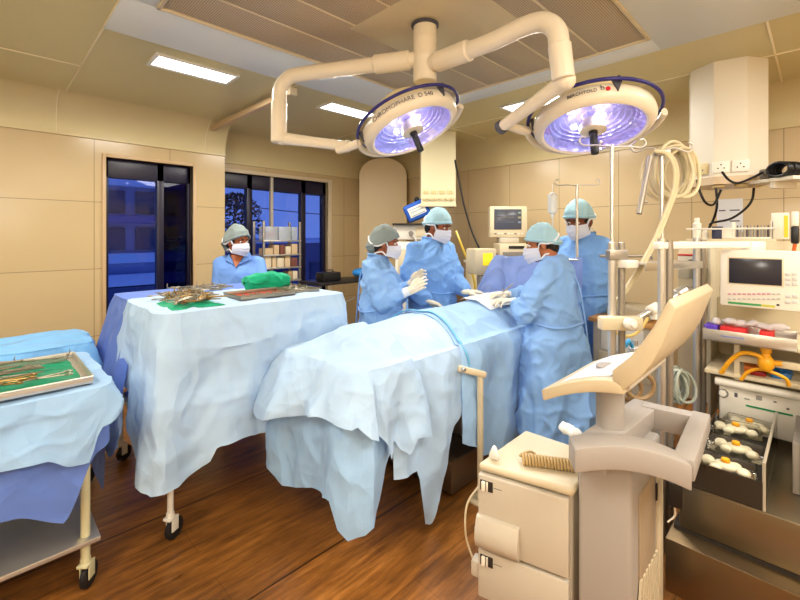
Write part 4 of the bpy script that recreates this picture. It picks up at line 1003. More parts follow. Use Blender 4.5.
        for j in range(len(secs) - 1):
            for i in range(n): i2 = (i + 1) % n; fs.append([j * n + i, j * n + i2, (j + 1) * n + i2, (j + 1) * n + i])
        fs.append(list(range(n))[::-1]); fs.append([(len(secs) - 1) * n + i for i in range(n)]); m.add(vs, fs)
        for i in (0, 1):
            S_, E_, W_ = sh[i], el[i], wr[i]; We = E_ + (W_ - E_) * .80
            m.chain([P((-1, 1)[i] * .07, -.015, 1.375), S_, S_ * .5 + E_ * .5, E_, E_ * .4 + We * .6, We], [.070 * k, .076 * k, .080 * k, .078 * k, .070 * k, .052 * k], 18)
        g = fuse(m, .0115, 5)
        def fold(p):
            z = p.z / k; low = max(0, min(1, (1.05 - z) / .4)); arm = min((p - el[0]).length, (p - el[1]).length)
            q = Vector((p.x, p.y, p.z * .22)); d = low * (.040 * (noise.noise(q * 7 + Vector((seed, 0, 0)))) + .012 * ridge(q, 9, seed))
            d += .016 * ridge(p, 5.5, seed, 4) + .009 * ridge(p, 11, seed + 3, 4) + .012 * noise.noise(p * 6 + Vector((0, seed, 0)))
            d += .020 * (noise.voronoi(Vector((p.x * 6, p.y * 6, p.z * 3.4)) + noise.noise_vector(p * 3) * .5)[0][0] - .45)
            if arm < .22 * k: d += .018 * ridge(Vector((p.x, p.y, p.z * 1.6)), 10, seed + 7) * (1 - arm / (.22 * k))
            return d - .008
        push(g, fold); gw = obj('gown', g, GM, body, smooth=180)
        obj('collar', MB().tube([P(math.cos(a) * .080, math.sin(a) * .083 - .022, 1.458 - .022 * max(0, math.sin(a))) for a in [2 * PI * i / 28 for i in range(28)]], .009 * k, 8, closed=True), GM, gw)
        # waist tie with a bow of tape at the back, folded paper edge down the back
        obj('waist_tie', MB().tube([P(math.cos(a) * .212 * B, math.sin(a) * .186 * B + .01, 1.00 + .01 * math.sin(3 * a)) for a in [2 * PI * i / 40 for i in range(40)]], .007, 6, closed=True), GM, gw)
        obj('back_flap', MB().tube(catmull([P(.02, -.10, 1.42), P(.03, -.165, 1.28), P(.05, -.178, 1.1), P(.06, -.19, .9), P(.07, -.215, .6), P(.07, -.225, .3)], 6), [.012] * 31, 8, flat=.5), GM, gw)
        m = MB()
        for s in (-1, 1): m.chain([P(s * .09, 0, .60), P(s * .097, .01, .40), P(s * .10, -.005, .09)], [.075 * k, .068 * k, .060 * k], 12)
        obj('trousers', fuse(m, .012, 3), M_trouser, body, smooth=180)
    else:
        m = MB(); n = 28; vs = []; fs = []
        secs = [(.80, .195, .145, 0), (1.0, .185, .145, .01), (1.15, .19, .15, .01), (1.26, .20, .145, .0), (1.33, .175, .122, -.01), (1.385, .12, .09, -.025), (1.42, .08, .074, -.02)]
        for z, a, b, dy in secs:
            for i in range(n): th = 2 * PI * i / n; vs.append(P(math.cos(th) * a * B, math.sin(th) * b * B + dy, z))
        for j in range(len(secs) - 1):
            for i in range(n): i2 = (i + 1) % n; fs.append([j * n + i, j * n + i2, (j + 1) * n + i2, (j + 1) * n + i])
        fs.append(list(range(n))[::-1]); fs.append([(len(secs) - 1) * n + i for i in range(n)]); m.add(vs, fs)
        for i in (0, 1): m.chain([P((-1, 1)[i] * .07, -.015, 1.36), sh[i], sh[i] * .22 + el[i] * .78], [.062 * k, .068 * k, .070 * k], 18)
        g = fuse(m, .010, 4); push(g, lambda p: .008 * ridge(p, 7, seed) + .006 * noise.noise(p * 8) - .003); sc_ = obj('shirt', g, M_scrub, body, smooth=180)
        for s in (-1, 1):
            m = MB(); a, b, c_, d_ = P(s * .082, -.045, 1.448), P(s * .078, .050, 1.432), P(s * .018, .120, 1.335), P(s * .105, .062, 1.375)
            e_ = P(s * .112, -.02, 1.40); w_ = f * .010 + Z * .006
            m.add([a, b, c_, d_, e_] + [q + w_ for q in (a, b, c_, d_, e_)], [[0, 1, 3, 4], [1, 2, 3], [5, 9, 8, 6], [6, 8, 7], [0, 4, 9, 5], [4, 3, 8, 9], [3, 2, 7, 8], [2, 1, 6, 7], [1, 0, 5, 6]]); obj('collar', m, M_scrub, sc_, smooth=30)
        m = MB(); a, b, c_ = P(-.062, .070, 1.43), P(.062, .070, 1.43), P(0, .128, 1.315); 
        obj('neckline', MB().add([a, b, c_, a + f * .006, b + f * .006, c_ + f * .01], [[0, 1, 2], [3, 5, 4], [0, 2, 5, 3], [1, 4, 5, 2], [0, 3, 4, 1]]), sk, sc_)
        m = MB(); m.cap(P(0, 0, .92), P(0, 0, .86), .15 * k, .15 * k)
        for s in (-1, 1): m.chain([P(s * .085, 0, .86), P(s * .095, .01, .5), P(s * .10, -.005, .09)], [.105 * k, .085 * k, .066 * k], 14)
        obj('trousers', fuse(m, .012, 3), M_scrub, body, smooth=180)
    for s in (-1, 1):
        m = MB(); m.chain([P(s * .10, -.03, .045), P(s * .112, .11, .040), P(s * .118, .165, .032)], [.045 * k, .042 * k, .030 * k], 12); q = fuse(m, .009, 2); q.V = [Vector((v.x, v.y, max(v.z, .001))) for v in q.V]; obj('shoe', q, M_shoe, body, smooth=180)
    # ---- gloved hands ----
    if gown:
        for i in (0, 1):
            hd = (wr[i] - el[i]).normalized()
            if hand_rot and hand_rot[i]: fd, pn = [Vector(q).normalized() for q in hand_rot[i]]
            else: fd, pn = hd, -Z
            up = -(pn - fd * pn.dot(fd)).normalized(); xx = fd.cross(up); F = Matrix((xx, fd, up)).transposed()
            cu = curls[i]
            h = hand_mb(cu, .8 if (cu if not isinstance(cu, tuple) else cu[0]) > .5 else .35, k, i == 0, 1.0); place(h, wr[i], F)
            h.cap(wr[i] - hd * .055 * k, wr[i] + fd * .01, .034 * k, .026 * k, 14)
            gl = obj('glove', fuse(h, .0034, 2), M_glove, body, smooth=180)
            obj('cuff', MB().tube([wr[i] - hd * .085 * k, wr[i] - hd * .05 * k, wr[i] - hd * .022 * k], [.043 * k, .039 * k, .035 * k], 18), M_cuff, gl)
    return t
def ang(right, toward):
    """world angle of a direction given as (camera-right, towards the camera)"""
    v = Vector((R2, -R2, 0)) * right - Vector((R2, R2, 0)) * toward; return math.degrees(math.atan2(v.y, v.x))
BRN = (150, 84, 52)
# A: nurse at the far side, hands held up in front
wl, wr_ = at(412, 283, 3.22), at(411, 290, 3.06)
person('person in blue gown and grey bouffant cap holding both gloved hands up', (2.17, 2.39), 1.53, ang(.93, .35), ang(.98, .15), (wl, wr_), BRN, 'bouffant', M_capg, pitch=.12,
       hand_rot=(((.5, -.5, .75), (-.5, -.7, -.2)), ((.66, -.62, .55), (.5, .6, -.3))), curls=((.5, .55, .6, .6), (.35, .5, .6, .65)), seed=1.7, build=.98)
# B: surgeon at the far side
wl, wr_ = at(466, 292, 3.38), at(428, 301, 3.36)
person('person in blue gown and cyan cap at the far side of the patient', (2.74, 2.37), 1.68, ang(.55, .85), ang(.80, .60), (wl, wr_), BRN, 'cap', M_capc, pitch=.30, lean=.10,
       hand_rot=(((.75, -.65, .02), (-.1, -.1, -1)), ((.7, -.6, -.3), (.1, -.2, -1))), curls=((.4, .5, .6, .65), (.5, .5, .5, .5)), seed=4.1, build=1.08, gm=M_gownd, elbow_out=.35)
# C: surgeon at the near side seen from behind
wl, wr_ = at(514, 301, 2.88), at(507, 294, 3.04)
person('person in blue gown seen from behind at the near side of the patient', (2.63, 1.20), 1.53, ang(-.70, -.60), ang(-.97, -.22), (wl, wr_), (172, 104, 66), 'cap', M_capc, pitch=.22, lean=.10,
       hand_rot=(((-.80, .55, .12), (0, 0, -1)), ((-.85, .5, .1), (.0, .1, -1))), curls=((.3, .4, .5, .6), (.4, .5, .6, .6)), seed=7.3, build=1.03, flare=1.22, elbow_out=.8)
# D: anaesthetist behind the screen
wl, wr_ = at(566, 300, 3.22), at(563, 292, 3.42)
person('tall person in blue gown and cyan cap behind the blue screen cloth', (3.30, 1.30), 1.72, ang(-.62, .60), ang(-.72, .62), (wl, wr_), (120, 64, 40), 'cap', M_capc, pitch=.32, lean=.03,
       curls=(.4, .4), seed=9.9, build=1.05, gm=M_gownd, elbow_out=.5)
# E: nurse in scrubs behind the instrument table
person('person in short-sleeved blue scrubs and grey cap standing behind the long instrument table', (1.55, 3.47), 1.54, ang(.15, 1), ang(.85, .50), (at(268, 322, 3.36), at(216, 322, 3.36)), (168, 92, 50), 'bouffant', M_capg, gown=False, pitch=.10, seed=3.3, build=1.04)

# forceps in the near surgeon's hand
f0, f1 = at(502, 293, 3.0), at(513, 284, 2.96)
m = MB()
for s in (-1, 1): m.tube([f0, f0 * .6 + f1 * .4 + Vector((.003 * s, .003 * s, 0)), f1], [.0015, .0045, .004], 6)
single('forceps', m, M_steeld, 'dark steel forceps held by the person at the near side', 'forceps')
f0 = at(430, 268, 3.1); f1 = at(434, 260, 3.05)
# ================= console in the foreground =================
M_beige = mat('console_beige', (192, 183, 166), .42, var=.02, vscale=3); M_beiget = mat('console_top_cream', (206, 193, 164), .4, var=.03)
M_grey = mat('console_grey', (160, 153, 146), .45, var=.02, vscale=3); M_greyd = mat('console_grey_dark', (132, 124, 114), .5)
M_dispb = mat('display_beige', (200, 184, 152), .42); M_white = mat('white_plastic', (232, 226, 212), .35); M_gap = mat('gap_dark', (40, 34, 28), .7)
Zv = Vector((0, 0, 1))
t = thing('pump_console', 'beige hospital pump console with grey carrying handle and two cabinet doors in the foreground', 'medical console', (1.53, .66, 0))
A, B, E, C = Vector((1.319, .906, 0)), Vector((1.403, .584, 0)), Vector((1.705, .584, 0)), Vector((1.69, .914, 0))
def vprism(pts, z0, z1): return MB().prism([(p.x, p.y) for p in pts], Vector((0, 0, z0)), Vector((1, 0, 0)), Vector((0, 1, 0)), Vector((0, 0, z1 - z0)))
def bev(mb, off=.008, seg=2, ang_=30):
    me = mb.mesh('b', smooth=0); bm = bmesh.new(); bm.from_mesh(me)
    ed = [e for e in bm.edges if len(e.link_faces) == 2 and e.calc_face_angle(0) > math.radians(ang_)]
    bmesh.ops.bevel(bm, geom=ed, offset=off, segments=seg, profile=.5, affect='EDGES', clamp_overlap=True); bm.verts.index_update()
    r = MB(); r.add([v.co.copy() for v in bm.verts], [[v.index for v in f.verts] for f in bm.faces]); bm.free(); bpy.data.meshes.remove(me); return r
obj('cabinet', bev(vprism([A + Vector((.02, -.006, 0)), B + Vector((.02, .012, 0)), E, C + Vector((0, -.006, 0))], .10, .575), .012), M_beige, t)
obj('cabinet_top', bev(vprism([A, B, E, C], .572, .602), .013, 3), M_beiget, t)
fd = (B - A).normalized(); fn = Vector((fd.y, -fd.x, 0));
if fn.x > 0: fn = -fn
FF = Matrix((fd, fn, Zv)).transposed(); FW = (B - A).length
def onface(s, z, out=0.): return A + fd * (s * FW) + Zv * z + fn * out
for z0, z1 in ((.305, .568), (.115, .293)):
    d = obj('door', MB().box(onface(.49, (z0 + z1) / 2, .0), (FW * .95, .03, z1 - z0), FF, .006), M_beige, t)
    zl = z1 - .035
    obj('latch_recess', MB().box(onface(.115, zl, .016), (.048, .004, .038), FF, .002), M_gap, d)
    obj('latch', MB().box(onface(.085, zl, .021), (.014, .012, .034), FF, .003).box(onface(.125, zl, .019), (.006, .008, .034), FF, .002), M_white, d)
    obj('print_line', MB().box(onface(.24, zl, .0155), (.03, .001, .002), FF, 0), M_ink, d)
m = MB(); poly = [(0, -.062), (.012, -.060), (.030, -.045), (.040, -.015), (.036, .02), (.018, .055), (0, .06)]
o0 = onface(.01, .365, .012); m.prism(poly, o0, fn, Zv, fd * FW * .47); obj('door_handle', bev(m, .003, 2, 50), M_beige, t)
for p in (A + Vector((.07, -.06, 0)), C + Vector((-.06, -.06, 0)), Vector((1.50, .47, 0)), Vector((1.74, .47, 0))):
    obj('caster_wheel', MB().cyl(p + Vector((0, -.014, .05)), p + Vector((0, .014, .05)), .05, 18, .006), M_rubber, t)
obj('bumper_foot', MB().box(onface(-.03, .20, -.02), (.035, .05, .06), FF, .008), M_beige, t)
# tower
D0, D1 = Vector((1.412, .572, 0)), Vector((1.455, .422, 0))
obj('tower', bev(vprism([D0, D1, Vector((1.80, .422, 0)), Vector((1.80, .575, 0))], .06, .712), .012, 3), M_grey, t)
obj('tower_step', bev(vprism([D0 + Vector((.012, -.004, 0)), D0 + Vector((.03, -.055, 0)), Vector((1.62, .50, 0)), Vector((1.62, .60, 0)), D0 + Vector((.05, .02, 0))], .60, .725), .008), M_greyd, t)
m = MB(); m.span((1.53, .416, .18), (1.70, .424, .60), .003); sp = obj('side_panel', m, mat('panel_taupe', (160, 142, 118), .5), t)
m = MB()
for k in range(9): m.add([(1.475 + .030 * k, .4185, .10), (1.490 + .030 * k, .4185, .10), (1.545 + .030 * k, .4185, .32), (1.530 + .030 * k, .4185, .32), (1.475 + .030 * k, .412, .10), (1.490 + .030 * k, .412, .10), (1.545 + .030 * k, .412, .32), (1.530 + .030 * k, .412, .32)], [[4, 5, 6, 7], [0, 4, 7, 3], [1, 2, 6, 5], [3, 7, 6, 2], [0, 1, 5, 4], [0, 3, 2, 1]])
obj('vent_louvres', m, M_beiget, t)
obj('side_strip', MB().span((1.735, .410, .10), (1.790, .426, .66), .004), M_beiget, t)
obj('latch_black', MB().span((1.715, .413, .50), (1.725, .418, .56), .001), M_gap, t)
# handle: an arched frame on the tower
def hz_(p, base, rise): return base + rise
m = MB(); ns = 14; P0, P1 = Vector((1.285, .530, 0)), Vector((1.470, .262, 0)); wv = Vector((.075, .052, 0)); vs = []
for i in range(ns + 1):
    s_ = i / ns; p = P0 + (P1 - P0) * s_; zc = .740 + .042 * (1 - (2 * s_ - .85) ** 2 / 1.3)
    vs += [p + Zv * (zc - .038), p + Zv * (zc + .038), p + wv + Zv * (zc + .038), p + wv + Zv * (zc - .038)]
fs = [[0, 1, 2, 3], [ns * 4 + 3, ns * 4 + 2, ns * 4 + 1, ns * 4]]
for i in range(ns):
    for q in range(4): fs.append([i * 4 + q, i * 4 + (q + 1) % 4, (i + 1) * 4 + (q + 1) % 4, (i + 1) * 4 + q])
m.add(vs, fs); h = bev(m, .007, 2, 40)
def bar(a, b, w, z0, z1, zb0=None, zb1=None):
    a, b = Vector(a), Vector(b); d = (b - a).normalized(); n_ = Vector((-d.y, d.x, 0)) * w / 2; q = MB(); zb0 = z0 if zb0 is None else zb0; zb1 = z1 if zb1 is None else zb1
    vs = [a - n_ + Zv * z0, a + n_ + Zv * z0, a + n_ + Zv * z1, a - n_ + Zv * z1, b - n_ + Zv * zb0, b + n_ + Zv * zb0, b + n_ + Zv * zb1, b - n_ + Zv * zb1]
    q.add(vs, [[0, 1, 2, 3], [7, 6, 5, 4], [0, 4, 5, 1], [1, 5, 6, 2], [2, 6, 7, 3], [3, 7, 4, 0]]); return bev(q, .007, 2, 40)
for q in (bar((1.50, .292, 0), (1.93, .318, 0), .058, .715, .780, .720, .785), bar((1.895, .30, 0), (1.87, .505, 0), .06, .70, .784), bar((1.35, .512, 0), (1.93, .500, 0), .10, .715, .800, .705, .775)): h.add(q.V, q.F)
hd = obj('handle', h, M_grey, t)
# stem and tilted display
obj('stem', MB().lathe([(.045, .76), (.045, .955), (.047, .957), (.047, .963), (.045, .965), (.044, 1.0)], (1.545, .515, 0)), M_grey, t)
XP = 1.35; pf = lambda pts: [(lambda v: (v.y, v.z))(on_x(x, y, XP)) for x, y in pts]
low = pf([(541, 390), (543, 401), (548, 399.5), (561, 396), (575, 393.5), (589, 392.5), (606, 393), (624, 395), (621, 383), (608, 380), (587, 380), (566, 383)])
upp = pf([(612, 381), (624, 391), (640, 378), (652, 364), (662, 346), (670, 326), (677, 308), (669, 299), (665, 305), (655, 324), (644, 340), (630, 357), (612, 371)])
ds = obj('display_base', bev(MB().prism(low, (XP, 0, 0), (0, 1, 0), (0, 0, 1), (.46, 0, 0)), .004, 2, 40), M_dispb, t)
obj('keypad_sheet', MB().prism([(lambda v: (v.y, v.z + .004))(on_x(x, y, XP)) for x, y in ((556, 386), (566, 383), (587, 380), (606, 380), (606, 381), (587, 381), (566, 384), (556, 387))], (XP + .04, 0, 0), (0, 1, 0), (0, 0, 1), (.38, 0, 0)), mat('keypad_white', (216, 220, 226), .4), ds)
du = obj('display_housing', bev(MB().prism(upp, (XP, 0, 0), (0, 1, 0), (0, 0, 1), (.56, 0, 0)), .005, 2, 40), M_dispb, t)
obj('hinge', MB().cyl((XP + .03, on_x(622, 388, XP).y, on_x(622, 388, XP).z - .005), (XP + .44, on_x(622, 388, XP).y, on_x(622, 388, XP).z - .005), .014, 12), M_beige, t)
pv = [Vector((0, y, z)) for y, z in upp]
def backface(s, xx, off): # point on the outer face of the display
    a, b = pv[3], pv[6]; d = (b - a).normalized(); n_ = Vector((0, -d.z, d.y)); n_ = n_ if n_.y < 0 else -n_
    return Vector((XP + xx, 0, 0)) + a + (b - a) * s + n_ * off, d, n_
for s_, xx in ((.25, .08), (.55, .12), (.75, .30)):
    p, d_, n_ = backface(s_, xx, .001)
q = []
# coiled cord on the cabinet top
c0, c1 = on_z(522, 459, .622), on_z(577, 466, .622); m = MB(); ax_ = (c1 - c0); L_ = ax_.length; ux = ax_.normalized(); uy = Zv.cross(ux)
pts = [c0 + ux * (L_ * k / 190) + uy * .018 * math.cos(2 * PI * k / 11) + Zv * .018 * math.sin(2 * PI * k / 11) for k in range(190)]
m.tube(pts, .0050, 7); m.tube(catmull([pts[0], c0 + uy * .03 - ux * .005, c0 + uy * .055 + ux * .03 + Zv * .004, c0 + uy * .075 + ux * .05 - Zv * .012], 5), .005, 7)
single('coiled_cord', m, mat('cord_tan', (186, 158, 108), .5), 'tan coiled cord lying on top of the beige console', 'cord')
def gauze(name, pos, size, seed, label, hgt=.03):
    m = MB(); m.ell(pos + Zv * hgt * .55, (size, size * .6, hgt * .6), rz(seed), 24, 14); push(m, lambda p: .012 * noise.noise(p * 30 + Vector((seed, 0, 0))) + .008 * ridge(p, 26, seed)); zmin = min(v.z for v in m.V); m.V = [v + Zv * (pos.z - zmin + .001) for v in m.V]
    single(name, m, cloth_mat('gauze_white', (236, 234, 228), rough=.9, bump=0), label, 'gauze')
gauze('gauze', on_z(570, 436, .603), .045, 1.2, 'crumpled white gauze on the console top beside the stem'); gauze('gauze', Vector((1.375, .865, .603)), .022, 4.1, 'small white gauze at the far left corner of the console top', .03)
o = C.copy()
# side cable of the console
single('mains_cord', MB().tube(catmull([A + Vector((.03, .012, .50)), A + Vector((.0, .05, .42)), A + Vector((.0, .055, .30)), A + Vector((.02, .03, .2)), A + Vector((.03, .014, .16))], 6), .004, 7), M_cream, 'thin cream cord looping beside the left side of the beige console', 'cord')
# black plug hanging under the handle
t = thing('footswitch_plug', 'black plug box hanging on a short cable beside the console handle', 'plug', (1.86, .245, .5))
pp = at(675, 492, 1.47); obj('box', MB().box(pp, (.055, .045, .085), rz(.2), .006), M_black, t); obj('cable', MB().tube([pp + Zv * .04, pp + Zv * .075, pp + Zv * .15], [.017, .014, .012], 12), M_black, t)
obj('loop_wire', MB().tube(catmull([pp + Vector((-.02, .0, -.03)), pp + Vector((.0, .0, -.08)), pp + Vector((-.01, .02, -.11))], 5), .003, 6), M_legw, t)

# ================= stands and anaesthesia machine =================
def iv_stand(label, x, y, ztop, sleeve=True, hooks=((.09, 0), (-.09, 0)), hr=0.):
    t = thing('iv_stand', label, 'stand', (x, y, 0)); o = Vector((x, y, 0))
    obj('pole', MB().cyl(o + Zv * .08, o + Zv * ztop, .0095, 12), M_steel, t)
    if sleeve:
        obj('sleeve', MB().cyl(o + Zv * .06, o + Zv * 1.42, .018, 14, .002), M_steel, t)
        q = Vector((R2, -R2, 0)) * .046; obj('guide_tube', MB().cyl(o + q + Zv * .06, o + q + Zv * 1.42, .016, 14, .002), M_steeld, t)
        obj('collar', MB().box(o + q / 2 + Zv * 1.36, (.09, .045, .05), rz(-PI / 4), .006), M_steeld, t)
    for k in range(5):
        a = 2 * PI * k / 5 + .3; e = o + Vector((math.cos(a), math.sin(a), 0)) * .24
        l_ = obj('leg', MB().tube([o + Zv * .10, o + Vector((math.cos(a), math.sin(a), 0)) * .1 + Zv * .085, e + Zv * .06], [.014, .013, .011], 8), M_steel, t); obj('wheel', MB().cyl(e + Vector((-math.sin(a) * .01, math.cos(a) * .01, .025)), e + Vector((math.sin(a) * .01, -math.cos(a) * .01, .025)), .025, 14, .004), M_rubber, l_)
    for hx, hy in hooks:
        d = Vector((hx, hy, 0)); d = rz(hr) @ d; n_ = d.normalized()
        obj('hook', MB().tube(catmull([o + Zv * (ztop - .01), o + d * .5 + Zv * (ztop - .004), o + d * .9 + Zv * (ztop - .006), o + d * 1.05 + Zv * (ztop + .012), o + d * .98 + Zv * (ztop + .034), o + d * .85 + Zv * (ztop + .03)], 5), .0042, 7), M_steel, t)
    return t
S1 = at(612, 236, 2.0)
iv_stand('tall steel stand with guide tubes and wire hooks right of the tall person', S1.x, S1.y, 1.45 + 91 * 2 / 420, True, ((.17, 0), (-.16, 0), (0, .09)), -PI / 4 + .15)
# clamp with jointed rod
cq = at(620, 323, 1.965); t = thing('rod_clamp', 'cream clamp block with a jointed steel rod on the tall steel stand', 'clamp', (cq.x, cq.y, 1.0))
Fc = rz(-PI / 4)
obj('clamp_block', MB().box(cq, (.19, .055, .062), Fc, .008), M_cream, t); kn = at(628, 323, 1.93); fwd = Vector((R2, R2, 0))
obj('knob', MB().cyl(kn, kn - fwd * .04, .027, 18, .006).cyl(kn - fwd * .04, kn - fwd * .055, .012, 12, .002), M_white, t)
r0, r1 = at(632, 322, 1.96), at(682, 292, 2.06)
obj('rod', MB().cyl(r0, r1, .013, 12), M_steel, t)
for s_ in (.42, .68, .98):
    p = r0 + (r1 - r0) * s_; obj('joint', MB().cyl(p - (r1 - r0).normalized() * .03, p + (r1 - r0).normalized() * .03, .025, 16, .006).cyl(p, p - Zv * .05, .016, 12, .004), M_white if s_ < .9 else M_steel, t)
# machine
t = thing('anaesthesia_machine', 'tall anaesthesia machine with steel base and open shelves at the right edge', 'anaesthesia machine', (2.6, .1, 0))
YL, YR = .43, -.45
M_base2 = mat('machine_base_steel', (124, 104, 76), .3, metal=.85, var=.06, vscale=2)
obj('base', MB().span((1.90, YR, .06), (3.15, YL, .268), .004), M_base2, t)
obj('base_gap', MB().span((1.99, YR, .268), (3.12, YL - .01, .285), 0), M_gap, t)
obj('drawer_block', MB().span((1.985, YR, .285), (3.1, YL - .03, .462), .006), mat('drawer_steel', (138, 128, 108), .28, metal=.9, var=.05, vscale=3), t)
for y in (.36, -.35):
    for x in (2.0, 3.0): obj('caster_wheel', MB().cyl((x, y - .015, .045), (x, y + .015, .045), .045, 18, .006), M_rubber, t)
obj('back_panel', MB().span((3.05, YR, .46), (3.15, .62, 1.42), .006), M_cream, t)
for (x, y) in ((2.13, .494), (2.72, .468)):
    obj('post', MB().cyl((x, y, .06 if x < 2.5 else .268), (x, y, 1.44), .017, 16), M_steel, t); q = Vector((R2, -R2, 0)) * .034
    obj('post_tube', MB().cyl((x + q.x, y + q.y, .06 if x < 2.5 else .268), (x + q.x, y + q.y, 1.43), .015, 14), M_steeld, t)
obj('side_panel', MB().span((2.78, .415, .46), (3.06, .43, 1.40), .003), mat('side_panel_pale', (196, 188, 166), .4), t)
a, b = at(656, 245, 1.84), at(747, 245, 2.06); d_ = (b - a); 
obj('rail', MB().box((a + b) / 2, (d_.length, .03, .032), frame(d_.normalized()) @ Matrix(((0, 0, 1), (0, 1, 0), (-1, 0, 0))).transposed() if False else rz(math.atan2(d_.y, d_.x)), .006), M_white, t)
obj('rail_end', MB().box(b + d_.normalized() * .05 - Zv * .006, (.11, .05, .05), rz(math.atan2(d_.y, d_.x)), .006), M_white, t)
# open shelf bay under the monitor
for z in (.935, .77):
    obj('shelf', MB().span((2.60, YR, z - .012), (3.06, .415, z + .008), .004), M_cream, t)
obj('bay_post', MB().box(on_x(737, 360, 2.62) * 1, (.025, .022, .19), None, .003), M_cream, t)
obj('bay_rail', MB().span((2.61, YR, .84), (2.635, on_x(738, 355, 2.62).y, .872), .004), M_cream, t)
obj('bay_back', MB().span((2.98, YR, .46), (3.05, .415, 1.1), .003), mat('bay_back', (190, 176, 146), .5), t)
# flow panel with rolled top edge
roll_z = on_x(712, 378, 2.66).z
obj('panel_roll', MB().cyl((2.63, .375, roll_z), (2.63, YR, roll_z), .020, 16, .003), M_white, t)
pn = obj('flow_panel', MB().span((2.64, YR, .50), (2.68, .36, roll_z), .006), M_white, t)
def onpanel(px, py): return on_x(px, py, 2.639)
p = onpanel(723, 393); obj('dial', MB().cyl(p, p - Vector((.018, 0, 0)), .016, 20, .004), M_white, pn)
obj('dial_ring', MB().lathe([(.019, 0), (.022, .002), (.019, .004)], p, (-1, 0, 0), 22, closed=True), M_ink, pn)
a, b = onpanel(746, 405), onpanel(793, 416); obj('green_strip', MB().span((2.6365, b.y, (a.z + b.z) / 2 - .004), (2.64, a.y, (a.z + b.z) / 2 + .004), 0), mat('strip_green', (30, 140, 84), .4), pn)
for px, py, w_, h_ in ((736, 395, .012, .02), (747, 399, .02, .006), (759, 398, .022, .02), (775, 402, .012, .006), (788, 409, .01, .008)):
    p = onpanel(px, py); obj('print_mark', MB().span((2.6372, p.y - w_ / 2, p.z - h_ / 2), (2.64, p.y + w_ / 2, p.z + h_ / 2), 0), M_ink if w_ < .02 else mat('print_grey', (150, 146, 138), .5), pn)
# white module column at the far right
t2 = thing('valve_module', 'white module column with round sockets at the lower right edge', 'module', (2.2, .02, .47))
obj('housing', MB().span((2.19, -.16, .464), (2.56, .052, .84), .008), M_white, t2); obj('bracket', MB().span((2.2, .052, .464), (2.55, .075, .66), .004), M_greyd, t2)
for k in range(5):
    p = Vector((2.19, .022, .80 - .065 * k)); obj('port', MB().lathe([(.018, 0), (.018, .008), (.012, .010), (.001, .010)], p, (-1, 0, 0), 18), M_greyd, t2)
# ---- monitor ----
XM = 2.56; tl, br_ = on_x(720, 250, XM), on_x(808, 313, XM)
t = thing('ventilator_display', 'white ventilator display with dark screen and rows of keys', 'monitor', (XM + .05, (tl.y + br_.y) / 2, br_.z))
obj('housing', MB().span((XM, br_.y, br_.z), (XM + .09, tl.y, tl.z), .008), M_white, t)
obj('arm', MB().span((XM + .09, .10, br_.z + .05), (3.06, .18, br_.z + .11), .006), M_cream, t)
a, b = on_x(729, 258, XM), on_x(782, 286, XM)
obj('screen', MB().span((XM - .003, b.y, b.z), (XM + .001, a.y, a.z), .001), mat('screen_dark', (44, 44, 54), .18), t)
obj('screen_bezel', MB().span((XM - .0015, b.y - .006, b.z - .006), (XM + .001, a.y + .006, a.z + .006), .001), M_cream, t)
for r_, (z_, c_) in enumerate(((294.0, (150, 90, 110)), (299.0, (170, 168, 164)))):
    for k in range(11):
        p = on_x(729.5 + 4.9 * k, z_, XM); obj('key', MB().span((XM - .004, p.y - .0065, p.z - .0042), (XM + .001, p.y + .0065, p.z + .0042), .001), mat('key_mauve', (196, 150, 160), .5) if r_ == 0 and k < 9 else mat('key_grey', (190, 186, 178), .5), t)
a, b = on_x(728, 303.0, XM), on_x(775, 305.5, XM); n_ = 8
for k in range(n_):
    y0, y1 = a.y + (b.y - a.y) * k / n_, a.y + (b.y - a.y) * (k + 1) / n_; g_ = k / (n_ - 1)
    if k in (0, n_ - 1, 5): pass
obj('green_bar', MB().span((XM - .002, a.y + (b.y - a.y) * .72, b.z), (XM + .001, a.y, a.z - .002), 0), mat('bar_green', (60, 150, 84), .4), t); obj('yellow_bar', MB().span((XM - .002, b.y, b.z), (XM + .001, a.y + (b.y - a.y) * .72, a.z - .002), 0), mat('bar_yellow', (196, 190, 70), .4), t)
p = on_x(778, 305, XM); obj('lamp_dot', MB().span((XM - .002, p.y - .005, p.z - .004), (XM + .001, p.y + .005, p.z + .004), 0), M_black, t)
for px in (788, 795):
    for py in (274, 279, 284, 296, 302): p = on_x(px, py, XM); obj('button', MB().span((XM - .004, p.y - .009, p.z - .008), (XM + .001, p.y + .009, p.z + .008), .002), mat('button_pale', (208, 206, 200), .4), t)
